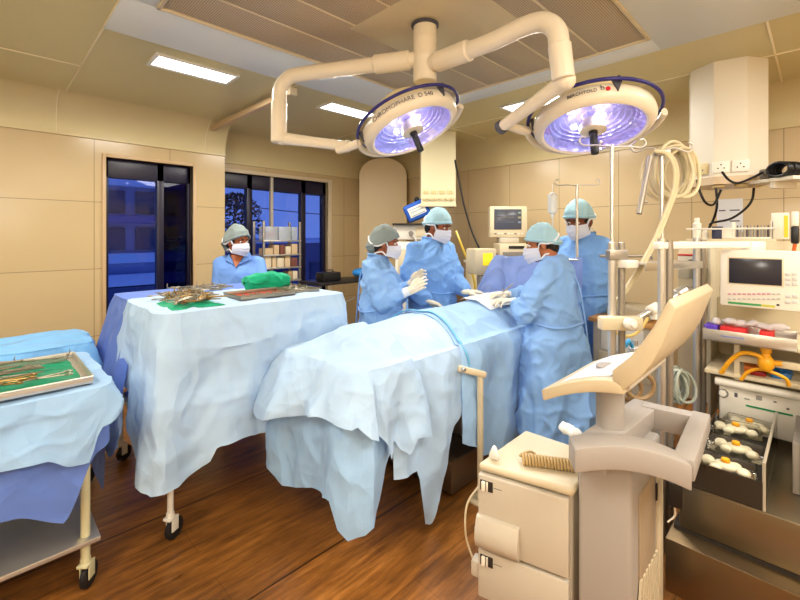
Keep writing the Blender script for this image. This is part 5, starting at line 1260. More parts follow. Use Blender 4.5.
# ---- steel box with packets under the display ----
XT = 2.5; a, b = on_x(703, 320, XT), on_x(797, 342, XT); zt0 = .945
t = thing('steel_box', 'open steel box with packets under the white ventilator display', 'box', (2.6, .2, zt0))
obj('base', MB().span((XT, b.y, zt0), (2.72, a.y, zt0 + .004), 0), M_steel, t)
for p_, q_ in (((XT, b.y), (XT + .004, a.y)), ((2.716, b.y), (2.72, a.y)), ((XT + .004, a.y - .004), (2.716, a.y)), ((XT + .004, b.y), (2.716, b.y + .004))): obj('side', MB().span((p_[0], p_[1], zt0), (q_[0], q_[1], zt0 + .055), .001), M_steel, t)
p0_, p1_ = on_x(721, 334, XT), on_x(744, 334, XT)
obj('blue_marking', MB().span((XT - .0012, p1_.y, zt0 + .026), (XT + .001, p0_.y, zt0 + .032), 0), mat('marking_blue', (130, 140, 196), .5), t)
for k, (px, wd_, col, nm, lb) in enumerate(((712, .055, (84, 50, 180), 'purple_box', 'small purple box at the left end of the open steel box'), (734, .10, (204, 26, 34), 'red_box', 'long red box in the middle of the open steel box'), (767, .05, (214, 40, 36), 'red_box', 'short red box right of the long one in the steel box'))):
    p = on_x(px, 325, 2.60); single(nm, MB().span((2.56, p.y - wd_ / 2, zt0 + .005), (2.66, p.y + wd_ / 2, zt0 + .062), .003), mat(nm + str(k), col, .4), lb, 'box')
random.seed(3)
for k, (px, s_) in enumerate(((717, .03), (729, .04), (742, .03), (752, .04), (763, .045), (780, .03))):
    p = on_x(px, 318, 2.615); m = MB(); m.ell((2.615, p.y, zt0 + .078 + (.006 if k % 2 else 0)), (.035, s_ * .6, .013), rz(k), 16, 10); push(m, lambda q: .008 * noise.noise(q * 40) + .006 * ridge(q, 30, k))
    single('plastic_packet', m, mat('packet_clear', (222, 214, 216), .25, alpha=.7), 'clear plastic packet in the open steel box', 'packet', 'plastic packets in the steel box')
# ---- shelf bay contents ----
p = on_x(754, 369, 2.70); single('orange_box', MB().box((2.70, p.y, .778 + .018), (.10, .075, .034), rz(.1), .003), mat('box_orange', (214, 110, 30), .45), 'flat orange box behind the yellow breathing tube', 'box')
for k, (px, dz) in enumerate(((776, 0), (786, .0), (781, .032))):
    p = on_x(px, 372, 2.70); single('blue_packet', MB().box((2.70 + .01 * k, p.y, .778 + .015 + dz), (.10, .042, .028), rz(.1 - .15 * k), .006), mat('packet_blue', (40, 116, 188), .35), ('blue packet at the left of the small pile on the lower shelf', 'blue packet at the right of the small pile on the lower shelf', 'blue packet on top of the small pile on the lower shelf')[k], 'packet')
p = on_x(772, 380, 2.68); single('red_pouch', MB().box((2.66, p.y + .05, .778 + .012), (.05, .06, .022), None, .004), mat('red_dark', (160, 24, 30), .4), 'dark red pouch beside the blue packets', 'pouch')
M_yel = mat('valve_yellow', (240, 168, 24), .4)
vp = on_x(766, 362, 2.575); t = thing('breathing_valve', 'bright yellow breathing valve with yellow tubes over the flow panel', 'valve', (vp.x, vp.y, roll_z))
obj('body', MB().lathe([(.001, -.04), (.02, -.036), (.03, -.02), (.031, .01), (.022, .022), (.016, .03), (.016, .042), (.021, .046), (.021, .066), (.012, .074), (.001, .074)], vp), M_yel, t)
obj('outlet', MB().cyl(vp + Vector((0, -.02, .0)), vp + Vector((0, -.055, .004)), .012, 12, .002), M_yel, t)
tp = [on_x(757, 355, 2.56), on_x(742, 353, 2.57), on_x(730, 361, 2.58), on_x(721, 373, 2.60)]; obj('tube', MB().tube(catmull([vp] + tp, 6), .010, 10), M_yel, t)
obj('tube', MB().tube(catmull([on_x(741, 380, 2.60), on_x(748, 372, 2.59), on_x(760, 369, 2.585), on_x(774, 373, 2.585), on_x(786, 379, 2.595), on_x(789, 386, 2.60)], 6), .008, 10), M_yel, t)
# ---- tray of clear packs ----
M_acr = glass_mat('acrylic_clear', (226, 224, 210), .10); z0 = .464
t = thing('acrylic_tray', 'clear-sided tray holding valve packs on the steel drawer block', 'tray', (2.3, .245, z0))
obj('floor', MB().span((1.99, .145, z0), (2.62, .365, z0 + .006), 0), M_black, t)
obj('front', MB().span((1.985, .14, z0), (1.99, .37, z0 + .10), 0), mat('tray_smoke', (46, 42, 36), .2), t)
obj('side', MB().span((1.985, .14, z0), (2.625, .145, z0 + .17), 0), M_acr, t); obj('side', MB().span((1.985, .365, z0), (2.625, .37, z0 + .10), 0), mat('tray_smoke', (46, 42, 36), .2), t)
obj('rim', MB().tube([(1.987, .142, z0), (1.987, .142, z0 + .17), (2.6, .142, z0 + .17)], .005, 6), mat('rim_clear', (170, 160, 140), .3), t)
obj('step_block', MB().span((2.0, .15, z0 + .006), (2.61, .36, z0 + .075), .004), M_gap, t)
def pack(x, y, z, r, label, w_=.185, d_=.10):
    t = thing('valve_pack', label, 'pack', (x, y, z), r, 'clear valve packs in the tray')
    h = .045; k = MB(); k.box((0, 0, h / 2), (d_, w_, h), None, .010, 3); obj('shell', k, glass_mat('pack_clear', (252, 250, 244), .08), t, local=True)
    k = MB(); k.ell((0, 0, .022), (.032, .038, .019)).tube([(-.01, -.07, .018), (0, 0, .02), (.01, .07, .018)], .012, 8).tube([(-.02, .03, .014), (.018, -.036, .014)], .008, 8).ell((.02, .055, .02), (.024, .022, .016)).ell((-.02, -.055, .02), (.024, .022, .016)).ell((.025, -.03, .018), (.016, .02, .014)).ell((-.028, .03, .018), (.016, .02, .014)); obj('valve', k, mat('valve_ivory', (236, 230, 206), .4), t, local=True)
    obj('yellow_cap', MB().lathe([(.001, .013), (.013, .012), (.016, .0), (.016, -.006)], (-.002, 0, .038), (0, 0, 1), 14), M_yel, t, local=True)
zz = z0 + .076
for (px, py, dz, r, lb) in ((724, 467, 0, .1, 'clear valve pack at the front of the acrylic tray'), (736, 446, 0, -.05, 'clear valve pack second from the front of the acrylic tray'), (724, 424, 0, .25, 'clear valve pack at the back left of the acrylic tray'), (752, 421, 0, -.1, 'clear valve pack at the back right of the acrylic tray')):
    p = on_z(px, py, zz + .03); p.y = min(max(p.y, .235), .275); p.x = min(max(p.x, 2.04), 2.56); pack(p.x, p.y, zz, r, lb)

# ---- wires, hoses and hooks at the tall posts ----
hp = at(676, 172, 2.15); t = thing('hose_coil', 'coil of cream hoses hanging from the hooked post above the machine', 'hose', (hp.x, hp.y, 1.2))
M_hose = mat('hose_cream', (208, 194, 156), .45); u = Vector((R2, -R2, 0))
random.seed(8)
for k in range(9):
    rx_, rz_ = .088 + .026 * random.random(), .118 + .024 * random.random(); oc = hp + u * (-.045 + .06 * random.random()) + fw * (-.04 + .01 * k) + Zv * random.uniform(-.015, .015)
    obj('loop', MB().tube([oc + u * rx_ * math.cos(a) + Zv * rz_ * math.sin(a) + fw * .012 * math.sin(2 * a + k) for a in [2 * PI * i / 36 for i in range(36)]], .0085, 8, closed=True), M_hose, t)
for k, dx in enumerate((0, .014)):
    obj('tail', MB().tube(catmull([at(px_, py_, 2.06) + u * dx for px_, py_ in ((654, 151), (666, 154), (674, 168), (673, 190), (665, 213), (655, 238), (642, 262), (626, 288), (612, 306))], 6), .0085, 8), M_hose, t)
pt = at(662, 152, 2.08); pb_ = Vector((pt.x, pt.y, 1.44))
t = thing('hook_post', 'steel post with wire hooks that carries the cream hose coil', 'post', pb_)
obj('post', MB().cyl(pb_, pt + Zv * .01, .010, 12), M_steel, t)
for s_ in (-1, 1): obj('hook', MB().tube(catmull([pt, pt + u * .06 * s_ + Zv * .02, pt + u * .13 * s_ - Zv * .0, pt + u * .155 * s_ + Zv * .03, pt + u * .13 * s_ + Zv * .05], 5), .005, 7), M_steel, t)
obj('clamp', MB().box(pt - Zv * .005, (.07, .035, .03), rz(-PI / 4), .006), M_steeld, t)
j0, j1 = at(650, 156, 2.05), at(639, 214, 2.0); obj('hanging_rod', MB().cyl(j0, j1, .0125, 10, .002).cyl(j0 + (j1 - j0) * .8 - u * .001, j0 + (j1 - j0) * .8 + u * .03, .005, 8), M_steeld, t)
a, b = at(634, 264, 2.0), at(690, 261, 2.16); t = thing('rail_tray', 'narrow steel ledge fixed between the tall stand and the machine post', 'ledge', ((a.x + b.x) / 2, (a.y + b.y) / 2, a.z))
d_ = b - a; an = math.atan2(d_.y, d_.x); obj('ledge', MB().box((a + b) / 2, (d_.length, .12, .008), rz(an), .002), M_steel, t); obj('lip', MB().box((a + b) / 2 + Vector((math.sin(an), -math.cos(an), 0)) * .06 - Zv * .012, (d_.length, .006, .036), rz(an), .002), M_steel, t)
e_ = at(628, 264, 1.98); obj('end_block', MB().box(e_, (.075, .055, .035), rz(an), .004), M_white, t)
a, b = at(600, 256, 2.3), at(652, 256, 2.3); single('cross_rail', MB().cyl(a, b, .008, 10).cyl(b - u * .012 + Zv * .05, b - u * .0 - Zv * .02, .007, 8), M_steeld, 'thin steel rail behind the tall stand', 'rail')
# coiled corrugated hose and bag of tubing behind the display
cp = at(640, 386, 1.78); m = MB()
for k in range(3):
    pts = [cp + u * (.058 - .010 * k) * math.cos(a) + Zv * (.055 - .008 * k) * math.sin(a) + fw * .022 * k - u * .030 * k - Zv * .02 * k for a in [2 * PI * i / 44 for i in range(44)]]
    m.tube(pts, [.0105 if i % 2 else .0085 for i in range(44)], 8, closed=True)
single('corrugated_hose', m, mat('hose_brown', (150, 122, 84), .4), 'coiled brownish corrugated hose behind the beige display', 'hose')
cp = at(676, 384, 2.15); m = MB()
for k in range(12):
    a0 = k * 2.4; m.tube([cp + u * (.045 + .02 * math.sin(k * 2.3)) * math.cos(a + a0) + Zv * (.075 + .01 * math.cos(k * 2)) * math.sin(a + a0) + fw * (-.04 + .007 * k + .03 * math.cos(a + k)) + u * .02 * math.sin(k * 1.7) for a in [2 * PI * i / 30 for i in range(30)]], .007, 7, closed=True)
single('tubing_bundle', m, mat('tubing_clear', (178, 184, 170), .2, alpha=.8), 'bundle of clear tubing coiled between the two machine posts', 'tubing')

# ---- beige cart with papers, right of the tall person ----
t = thing('printer_cart', 'beige cart with paper printouts between the tall person and the steel stand', 'cart', (3.22, .98, 0)); M_wood = mat('wood_orange', (206, 150, 84), .45)
obj('body', MB().span((3.02, .70, .06), (3.45, 1.12, .86), .01), M_beige, t); obj('top', MB().span((2.99, .68, .86), (3.47, 1.14, .89), .006), M_wood, t); obj('drawer', MB().span((3.01, .74, .50), (3.03, 1.08, .66), .004), M_beiget, t)
obj('paper', MB().span((3.008, .80, .68), (3.016, 1.06, .84), .001), mat('paper_white', (226, 222, 210), .7), t)
obj('foot_plinth', MB().span((3.04, .72, 0), (3.43, 1.10, .06), .004), M_gap, t)
m = MB(); m.span((3.05, .78, .891), (3.36, 1.04, .97), .012); single('device_box', m, M_beiget, 'flat cream device on top of the beige printer cart', 'device')
q = at(625, 345, 2.08); q2 = at(635, 352, 2.10); t = thing('suction_regulator', 'small steel suction regulator with a cyan connector on the tall steel stand', 'regulator', q2)
obj('valve_body', MB().cyl(q2 - Zv * .05, q2 + Zv * .03, .03, 16, .01).cyl(q2 + Zv * .03, q2 + Zv * .06, .014, 12), M_steel, t)
obj('connector', MB().tube([q - u * .025 - Zv * .02, q, q + u * .02 + Zv * .02, q2], [.008, .014, .012, .008], 10), mat('connector_cyan', (60, 160, 210), .4), t)
obj('mounting_bar', MB().cyl(Vector((S1.x, S1.y, q2.z)), q2, .008, 8), M_steeld, t)
single('yellow_hose', MB().tube(catmull([at(612, 325, 2.3), at(618, 334, 2.3), at(630, 336, 2.32), at(640, 330, 2.34), at(648, 318, 2.36)], 6), .008, 8), mat('hose_yellow', (236, 206, 120), .4), 'short yellow hose looping beside the steel stand', 'hose')

# ---- wall shelf with supplies ----
XS = 3.05; a, b = on_x(686, 240, XS), on_x(776, 240, XS); zs = 1.432
t = thing('supply_shelf', 'long cream shelf of small supplies above the white ventilator display', 'shelf', (XS + .12, (a.y + b.y) / 2, zs))
obj('board', MB().span((XS, b.y, zs - .02), (XS + .26, a.y, zs), .003), M_cream, t); obj('guard_rail', MB().cyl((XS + .01, b.y, zs + .06), (XS + .01, a.y, zs + .06), .005, 8), M_legw, t)
for y in (a.y - .03, b.y + .03): obj('support', MB().span((XS + .18, y - .015, .9), (XS + .22, y + .015, zs - .02), .003), M_cream, t)
def onshelf(px, w_, d_, h_, m_, nm, lb, cat, kind='box'):
    y = on_x(px, 236, XS + .09).y; k = MB()
    if kind == 'box': k.span((XS + .05, y - w_ / 2, zs + .001), (XS + .05 + d_, y + w_ / 2, zs + h_), .004)
    else: k.lathe([(w_ * .5, .001), (w_ * .5, h_ * .72), (w_ * .3, h_ * .8), (w_ * .3, h_ * .97), (w_ * .26, h_), (.001, h_)], (XS + .09, y, zs), (0, 0, 1), 18)
    return single(nm, k, m_, lb, cat)
onshelf(697, .045, .05, .13, M_white, 'spray_bottle', 'white bottle at the left end of the supply shelf', 'bottle', 'b'); onshelf(705, .035, .05, .06, M_white, 'white_jar', 'small white jar beside the bottle on the supply shelf', 'jar', 'b')
onshelf(718, .05, .05, .075, mat('box_navy', (44, 52, 78), .4), 'dark_box', 'small dark blue box on the supply shelf', 'box'); onshelf(728, .05, .06, .06, M_white, 'white_carton', 'plain white carton right of the dark blue box', 'box')
y = on_x(752, 236, XS + .05).y; t = thing('ampoule_rack', 'white rack of small ampoules on the supply shelf', 'rack', (XS + .1, y, zs))
obj('tray', MB().span((XS + .05, y - .085, zs + .001), (XS + .13, y + .085, zs + .012), .002), M_white, t)
for s_ in (-1, 1): obj('end_plate', MB().span((XS + .05, y + s_ * .085 - .006, zs + .001), (XS + .13, y + s_ * .085 + .006, zs + .10), .002), M_white, t)
for k in range(10): yy = y - .068 + .015 * k; obj('ampoule', MB().lathe([(.0058, .012), (.0058, .055), (.003, .062), (.003, .078), (.001, .08)], (XS + .07, yy, zs), (0, 0, 1), 8), mat('ampoule_glass', (150, 146, 136), .2) if k % 3 else M_ink, t)
y = on_x(780, 236, XS + .05).y; t = thing('medicine_box', 'white box with a yellow stripe on the supply shelf', 'box', (XS + .08, y, zs)); obj('carton', MB().span((XS + .05, y - .036, zs + .001), (XS + .10, y + .036, zs + .145), .003), M_white, t); obj('stripe', MB().span((XS + .0485, y - .033, zs + .01), (XS + .0505, y - .016, zs + .13), 0), mat('stripe_yellow', (240, 196, 40), .4), t)
y = on_x(795, 236, XS - .1).y; t = thing('wall_probe', 'black and orange probe hanging at the right edge beside the supply shelf', 'probe', (XS - .1, y, 1.3)); obj('holder', MB().span((XS - .115, y - .014, 1.50), (XS - .085, y + .014, 1.575), .006), M_white, t); obj('grip', MB().span((XS - .115, y - .016, 1.41), (XS - .085, y + .016, 1.50), .008), M_black, t); obj('cord', MB().tube([(XS - .1, y, 1.41), (XS - .1, y + .006, 1.36), (XS - .1, y + .002, 1.31)], .008, 8), mat('cord_orange', (214, 96, 40), .4), t)
# left side shelves of the machine
t = thing('side_shelf', 'narrow cream side shelves between the machine post and the display', 'shelf', (2.93, .52, 1.05))
for z in (1.27, 1.08): obj('board', MB().span((2.80, .43, z - .008), (3.05, .62, z + .008), .003), M_cream, t)
obj('flap', MB().box(on_x(689, 272, 2.75), (.012, .10, .075), rz(.3), .003), mat('flap_grey', (176, 172, 154), .4), t)
p = on_x(706, 268, 2.85); t = thing('pulse_device', 'small white device with a red top and black clip on the side shelf', 'device', (p.x, p.y, 1.28)); obj('body', MB().box((2.86, .53, 1.279 + .03), (.08, .09, .058), None, .006), M_white, t); obj('red_top', MB().box((2.86, .53, 1.279 + .063), (.082, .092, .008), None, .002), M_red, t); obj('clip', MB().ell((2.80, .51, 1.30), (.022, .022, .020)), M_black, t)
single('cloth_pile', (lambda m: (push(m, lambda q: .012 * ridge(q, 20, 2) + .008 * noise.noise(q * 30)), m)[1])(MB().ell((2.88, .53, 1.089 + .035), (.08, .075, .03), None, 24, 14)), cloth_mat('cloth_offwhite', (226, 214, 192), bump=0), 'small pile of off-white cloth on the lower side shelf', 'cloth')
# notice and cords at the wide column
yy0, yy1 = on_x(717, 215, X3).y, on_x(743, 215, X3).y; z0_, z1_ = on_x(730, 232, X3).z, on_x(730, 199, X3).z
t = thing('notice_sheet', 'white printed notice on the tiled wall under the wide supply column', 'notice', (X3, (yy0 + yy1) / 2, z0_)); obj('sheet', MB().span((X3 - .004, yy1, z0_), (X3 - .001, yy0, z1_), 0), mat('notice_white', (214, 216, 220), .4), t)
for k in range(4):
    z_ = z1_ - .10 - .09 * (k // 2); wn = yy0 - yy1; y_ = yy0 - wn * (.08 if k % 2 == 0 else .50); obj('text_line', MB().span((X3 - .005, y_ - wn * (.26 if k % 2 == 0 else .38), z_), (X3 - .0035, y_, z_ + .010), 0), M_ink, t)
for k, pts in enumerate(([(697, 180, 2.75), (700, 192, 2.74), (706, 203, 2.74), (714, 204, 2.76), (721, 190, 2.76)], [(722, 172, 2.66), (729, 180, 2.62), (738, 183, 2.6), (752, 178, 2.6), (763, 172, 2.6)], [(754, 188, 2.75), (752, 200, 2.75), (744, 210, 2.77), (730, 219, 2.8), (712, 223, 2.85), (710, 227, 2.9)], [(716, 188, 2.8), (717, 205, 2.8), (714, 218, 2.85), (709, 228, 2.9)])):
    single('power_cable', MB().tube(catmull([at(*q_) for q_ in pts], 8), .0075, 8), M_black, ('black cable looping left under the wide supply column', 'black cable from the socket to the shelf plug', 'thick black cable sweeping down right under the wide column', 'black cable hanging straight down behind the looping one')[k], 'cable')
# ================= screen cloth, drip stand =================
S2 = Vector((2.985, 1.215, 0))
iv_stand('drip stand behind the blue screen cloth carrying a clear bottle', S2.x, S2.y, 1.815, False, ((.155, 0), (-.15, 0)), -PI / 4)
bp = at(552.5, 206, 2.98); t = thing('drip_bottle', 'clear drip bottle hanging from the stand behind the blue screen cloth', 'bottle', (bp.x, bp.y, 1.5)); M_drip = mat('drip_plastic', (224, 228, 228), .15, alpha=.7)
obj('bottle', MB().lathe([(.001, -.09), (.010, -.088), (.012, -.06), (.030, -.045), (.033, -.02), (.033, .07), (.028, .085), (.012, .095), (.001, .096)], bp), M_drip, t); obj('drip_tube', MB().tube(catmull([bp - Vector((0, 0, .09)), bp - Vector((0, 0, .14)), bp - Vector((.01, 0, .25))], 4), .004, 7), M_drip, t); obj('hanger_loop', MB().tube([bp + Vector((0, 0, .095)), bp + Vector((0, 0, .155))], .003, 6), M_tie, t)
t = thing('screen_support', 'steel bar frame that holds up the blue screen cloth over the patient', 'frame', (2.97, 1.6, .8))
obj('bar', MB().cyl((2.96, 1.18, 1.28), (2.96, 1.80, 1.28), .008, 10), M_steel, t)
for y in (1.47, 1.79): obj('upright', MB().cyl((2.96, y, .80), (2.96, y, 1.285), .008, 10), M_steel, t)
m = MB()
def scr(a, b):
    y = 2.05 - .89 * a; top = 1.30 - .32 * max(0, 1 - a / .24) ** 1.3 + .010 * math.sin(a * 13); bot = .84 + .06 * math.sin(a * 9) if a < .78 else .84 - .55 * min(1, (a - .78) / .05)
    z = top + (bot - top) * b; x = 2.945 + .025 * math.sin(a * 22 + b * 2) * (.2 + b) + .02 * noise.noise(Vector((a * 6, b * 4, 3))) - .05 * b * (1 - b) + .012 * ridge(Vector((a * 2, b, 1)), 3, 2)
    return Vector((x, y, z))
m.grid(scr, 90, 40); single('screen_cloth', m, cloth_mat('screen_violet', (156, 180, 240), translucent=.3), 'violet-blue screen cloth hung upright across the head end of the patient', 'screen cloth')
# ================= machines at the far side =================
M_scr = mat('monitor_screen', (78, 80, 92), .15)
def oriented(px, d): p = at(px, 236, d); p.z = 0; return p
u = Vector((R2, -R2, 0)); fw = Vector((R2, R2, 0)); Fq = rz(-PI / 4)
mp = oriented(502, 4.3)
t = thing('equipment_cart', 'white equipment cart behind the patient carrying the large monitor', 'cart', mp + fw * .2)
obj('body', MB().box(mp + fw * .2 + Vector((0, 0, .62)), (.62, .42, 1.08), Fq, .015), M_cream, t); obj('top', MB().box(mp + fw * .2 + Vector((0, 0, 1.17)), (.66, .46, .025), Fq, .006), M_white, t)
for sx in (-.27, .27):
    for sy in (.03, .37): q = mp + u * sx + fw * sy; obj('caster_wheel', MB().cyl(q + u * .012 + Vector((0, 0, .045)), q - u * .012 + Vector((0, 0, .045)), .042, 14, .005), M_rubber, t)
q = mp + u * .14 + fw * .12
t = thing('recorder_unit', 'grey cream recorder unit under the large monitor', 'device', q + Vector((0, 0, 1.183))); obj('housing', MB().box(q + Vector((0, 0, 1.183 + .095)), (.34, .3, .19), Fq, .01), M_cream, t)
obj('vent', MB().box(q - fw * .151 + Vector((.0, 0, 1.26)), (.28, .006, .06), Fq, .002), M_greyd, t); obj('paper_slot', MB().box(q - fw * .152 + Vector((0, 0, 1.335)), (.16, .006, .03), Fq, .002), M_gap, t)
m = at(509, 222, 4.42); t = thing('patient_monitor', 'large cream patient monitor with grey screen on the far cart', 'monitor', (m.x, m.y, 1.375))
c = Vector((m.x, m.y, 1.60)) + fw * .06; obj('housing', MB().box(c, (.40, .10, .33), Fq, .015), M_cream, t); obj('rear', MB().box(c + fw * .1, (.3, .14, .25), Fq, .02), M_cream, t); obj('foot', MB().box(c - Vector((0, 0, .195)), (.2, .16, .06), Fq, .01), M_beige, t)
s_ = obj('screen', MB().box(c - fw * .051 + u * -.01 + Vector((0, 0, .025)), (.29, .006, .215), Fq, .003), M_scr, t)
for k, (h, col) in enumerate(((.07, (120, 150, 130)), (.02, (160, 156, 120)), (-.03, (120, 140, 160)))):
    base_ = c - fw * .0555 + Vector((0, 0, .025 + h)); obj('trace', MB().tube([base_ + u * (-.14 + .0044 * i) + Vector((0, 0, .008 * math.exp(-((i % 9 - 4) / 1.1) ** 2) * (1 + .5 * (k == 0)))) for i in range(46)], .0012, 4), mat('trace_%d' % k, col, .4, emit=.06), s_)
    obj('readout', text_placed if False else MB().box(base_ + u * .112, (.03, .002, .018), Fq, 0), mat('trace_%d' % k, col, .4), s_)
for k in range(9): p = c - fw * .052 + u * (-.14 + .035 * k) - Vector((0, 0, .125)); obj('key', MB().box(p, (.022, .008, .014), Fq, .002), M_greyd if k % 3 == 0 else M_white, t)
p = oriented(491, 4.35); m_ = MB().ell(p + Vector((0, 0, 1.183 + .05)), (.09, .07, .048), Fq, 20, 12); push(m_, lambda q: .012 * ridge(q, 15, 2)); single('cuff_bundle', m_, mat('cuff_maroon', (92, 34, 34), .7), 'dark maroon cuff bundle left of the recorder unit', 'cuff')
p = at(481, 261, 3.85); t = thing('yellow_display', 'small cream device with a glowing yellow display beside the screen cloth', 'device', (p.x, p.y, 1.05)); Fy = rz(-PI / 4 + .35); ny = Fy @ Vector((0, -1, 0))
obj('housing', MB().box(p, (.22, .18, .23), Fy, .015), M_cream, t); obj('display', MB().box(p + ny * .091 + Vector((0, 0, .02)) + Fy @ Vector((.015, 0, 0)), (.10, .006, .11), Fy, .003), mat('display_yellow', (240, 214, 40), .4, emit=.6), t)
obj('stand', MB().box(Vector((p.x, p.y, (p.z - .13) / 2)), (.06, .06, p.z - .13), Fy, .006), M_beige, t); obj('foot', MB().box(Vector((p.x, p.y, .02)), (.3, .3, .04), Fy, .01), M_beige, t)
single('yellow_tube', MB().tube(catmull([at(456, 231, 4.25), at(461, 244, 4.2), at(468, 262, 4.2), at(474, 280, 4.2), at(476, 300, 4.2)], 8), .012, 8), mat('tube_yellow', (218, 186, 70), .4), 'yellow tube hanging behind the person at the far side', 'tube')
# ventilator at the left
vpz = oriented(414, 4.75); t = thing('ventilator_cabinet', 'tall white ventilator cabinet beside the corner column', 'ventilator', vpz)
obj('body', MB().box(vpz + u * -.06 + Vector((0, 0, .72)), (.30, .4, 1.34), Fq, .012), M_white, t); obj('door', MB().box(vpz + u * -.06 - fw * .203 + Vector((0, 0, 1.1)), (.24, .01, .42), Fq, .008), M_cream, t)
obj('top_deck', MB().box(vpz + u * .06 + Vector((0, 0, 1.49)), (.58, .42, .16), Fq, .012), M_white, t); obj('shelf_edge', MB().box(vpz + u * .06 - fw * .03 + Vector((0, 0, 1.578)), (.60, .46, .016), Fq, .003), M_gap, t)
obj('drawer_front', MB().box(vpz + u * .16 - fw * .212 + Vector((0, 0, 1.49)), (.30, .01, .10), Fq, .004), M_cream, t); obj('bellows', MB().cyl(vpz + u * .2 - fw * .08 + Vector((0, 0, 1.19)), vpz + u * .2 - fw * .08 + Vector((0, 0, 1.41)), .09, 20, .008), M_black, t)
obj('lever', MB().cyl(vpz + u * -.04 - fw * .22 + Vector((0, 0, 1.48)), vpz + u * .08 - fw * .22 + Vector((0, 0, 1.30)), .010, 8), M_steel, t); obj('knob', MB().cyl(vpz + u * -.04 - fw * .212 + Vector((0, 0, 1.48)), vpz + u * -.04 - fw * .235 + Vector((0, 0, 1.48)), .026, 14, .004), M_greyd, t)
obj('base', MB().box(vpz + u * .05 + Vector((0, 0, .03)), (.62, .46, .06), Fq, .01), M_greyd, t); obj('bag_bracket', MB().box(vpz + u * .2 + Vector((0, 0, .72)), (.12, .3, 1.32), Fq, .01), M_cream, t)
b0 = vpz + Vector((0, 0, 1.588)); q = Matrix.Rotation(-.42, 3, fw) @ Fq
t = thing('blue_pouch', 'blue pouch with a white label leaning on the ventilator cabinet', 'pouch', b0); pc_ = b0 + u * .03 - fw * .06 + Vector((0, 0, .145))
obj('pouch', MB().box(pc_, (.27, .09, .20), q, .03, 3), mat('pouch_blue', (28, 84, 178), .6), t); obj('label_panel', MB().box(pc_ - fw * .047, (.19, .006, .11), q, .01), M_white, t)
for s_ in (-.07, 0, .05): obj('label_stripe', MB().box(pc_ - fw * .051 + q @ Vector((0, 0, s_ * .6)), (.15, .002, .010), q, 0), mat('stripe_grey', (150, 160, 176), .6), t)
obj('knob', MB().ell(pc_ + q @ Vector((.05, 0, .115)), (.03, .03, .03)), M_black, t)
q2 = Matrix.Rotation(-.25, 3, fw) @ Fq; mc = b0 + u * .20 + fw * .06 + Vector((0, 0, .135)); t = thing('small_monitor', 'small white monitor leaning behind the blue pouch', 'monitor', b0 + u * .2); obj('housing', MB().box(mc, (.19, .07, .21), q2, .012), M_white, t); obj('screen', MB().box(mc - fw * .036 + Vector((0, 0, .03)), (.13, .006, .11), q2, .002), mat('screen_pale', (176, 186, 186), .25), t); obj('foot', MB().box(b0 + u * .22 + fw * .06 + Vector((0, 0, .012)), (.14, .12, .022), Fq, .004), M_greyd, t)
# side table with pillow
tp_ = at(337, 279, 5.0); zt_ = tp_.z; t = thing('side_table', 'narrow black-topped side table by the far window', 'table', (tp_.x, tp_.y, 0)); M_tbl = mat('table_black', (34, 30, 30), .4)
dx = Vector((1, 0, 0)); ct = Vector((3.10, 4.0, 0)); L2 = 1.05
obj('top', MB().box(ct + Vector((0, 0, zt_ - .015)), (L2, .40, .03), None, .004), M_tbl, t)
for sx in (-1, 1):
    for sy in (-1, 1): obj('leg', MB().cyl(ct + Vector((sx * (L2 / 2 - .04), sy * .16, 0)), ct + Vector((sx * (L2 / 2 - .04), sy * .16, zt_ - .03)), .012, 10), M_steeld, t)
obj('brace', MB().cyl(ct + Vector((-L2 / 2 + .04, -.16, zt_ - .35)), ct + Vector((L2 / 2 - .04, -.16, zt_ - .06)), .008, 8), M_steeld, t)
m = MB(); pw_ = at(349, 268, 4.95); pc_ = Vector((3.42, 3.96, zt_ + .062))
def pil(a, b):
    th, ph = 2 * PI * a, PI * b; s_ = math.sin(ph); x, y, z = s_ * math.cos(th), s_ * math.sin(th), math.cos(ph); f_ = lambda v, e: math.copysign(abs(v) ** e, v)
    return pc_ + Vector((.22 * f_(x, .6), .13 * f_(y, .6), .06 * f_(z, .9) + .006 * noise.noise(Vector((x * 4, y * 4, z * 4)))))
m.grid(pil, 36, 18, True); single('blue_pillow', m, mat('pillow_blue', (54, 146, 226), .6), 'bright blue pillow on the black side table', 'pillow')
bx = ct + Vector((-.30, -.05, zt_)); t = thing('black_case', 'black case with a handle at the left end of the black side table', 'case', bx); obj('shell', MB().box(bx + Vector((0, 0, .052)), (.24, .16, .10), None, .012), M_black, t); obj('handle', MB().tube(catmull([bx + Vector((-.05, -.02, .10)), bx + Vector((-.04, -.02, .125)), bx + Vector((.04, -.02, .125)), bx + Vector((.05, -.02, .10))], 4), .006, 8), M_black, t)
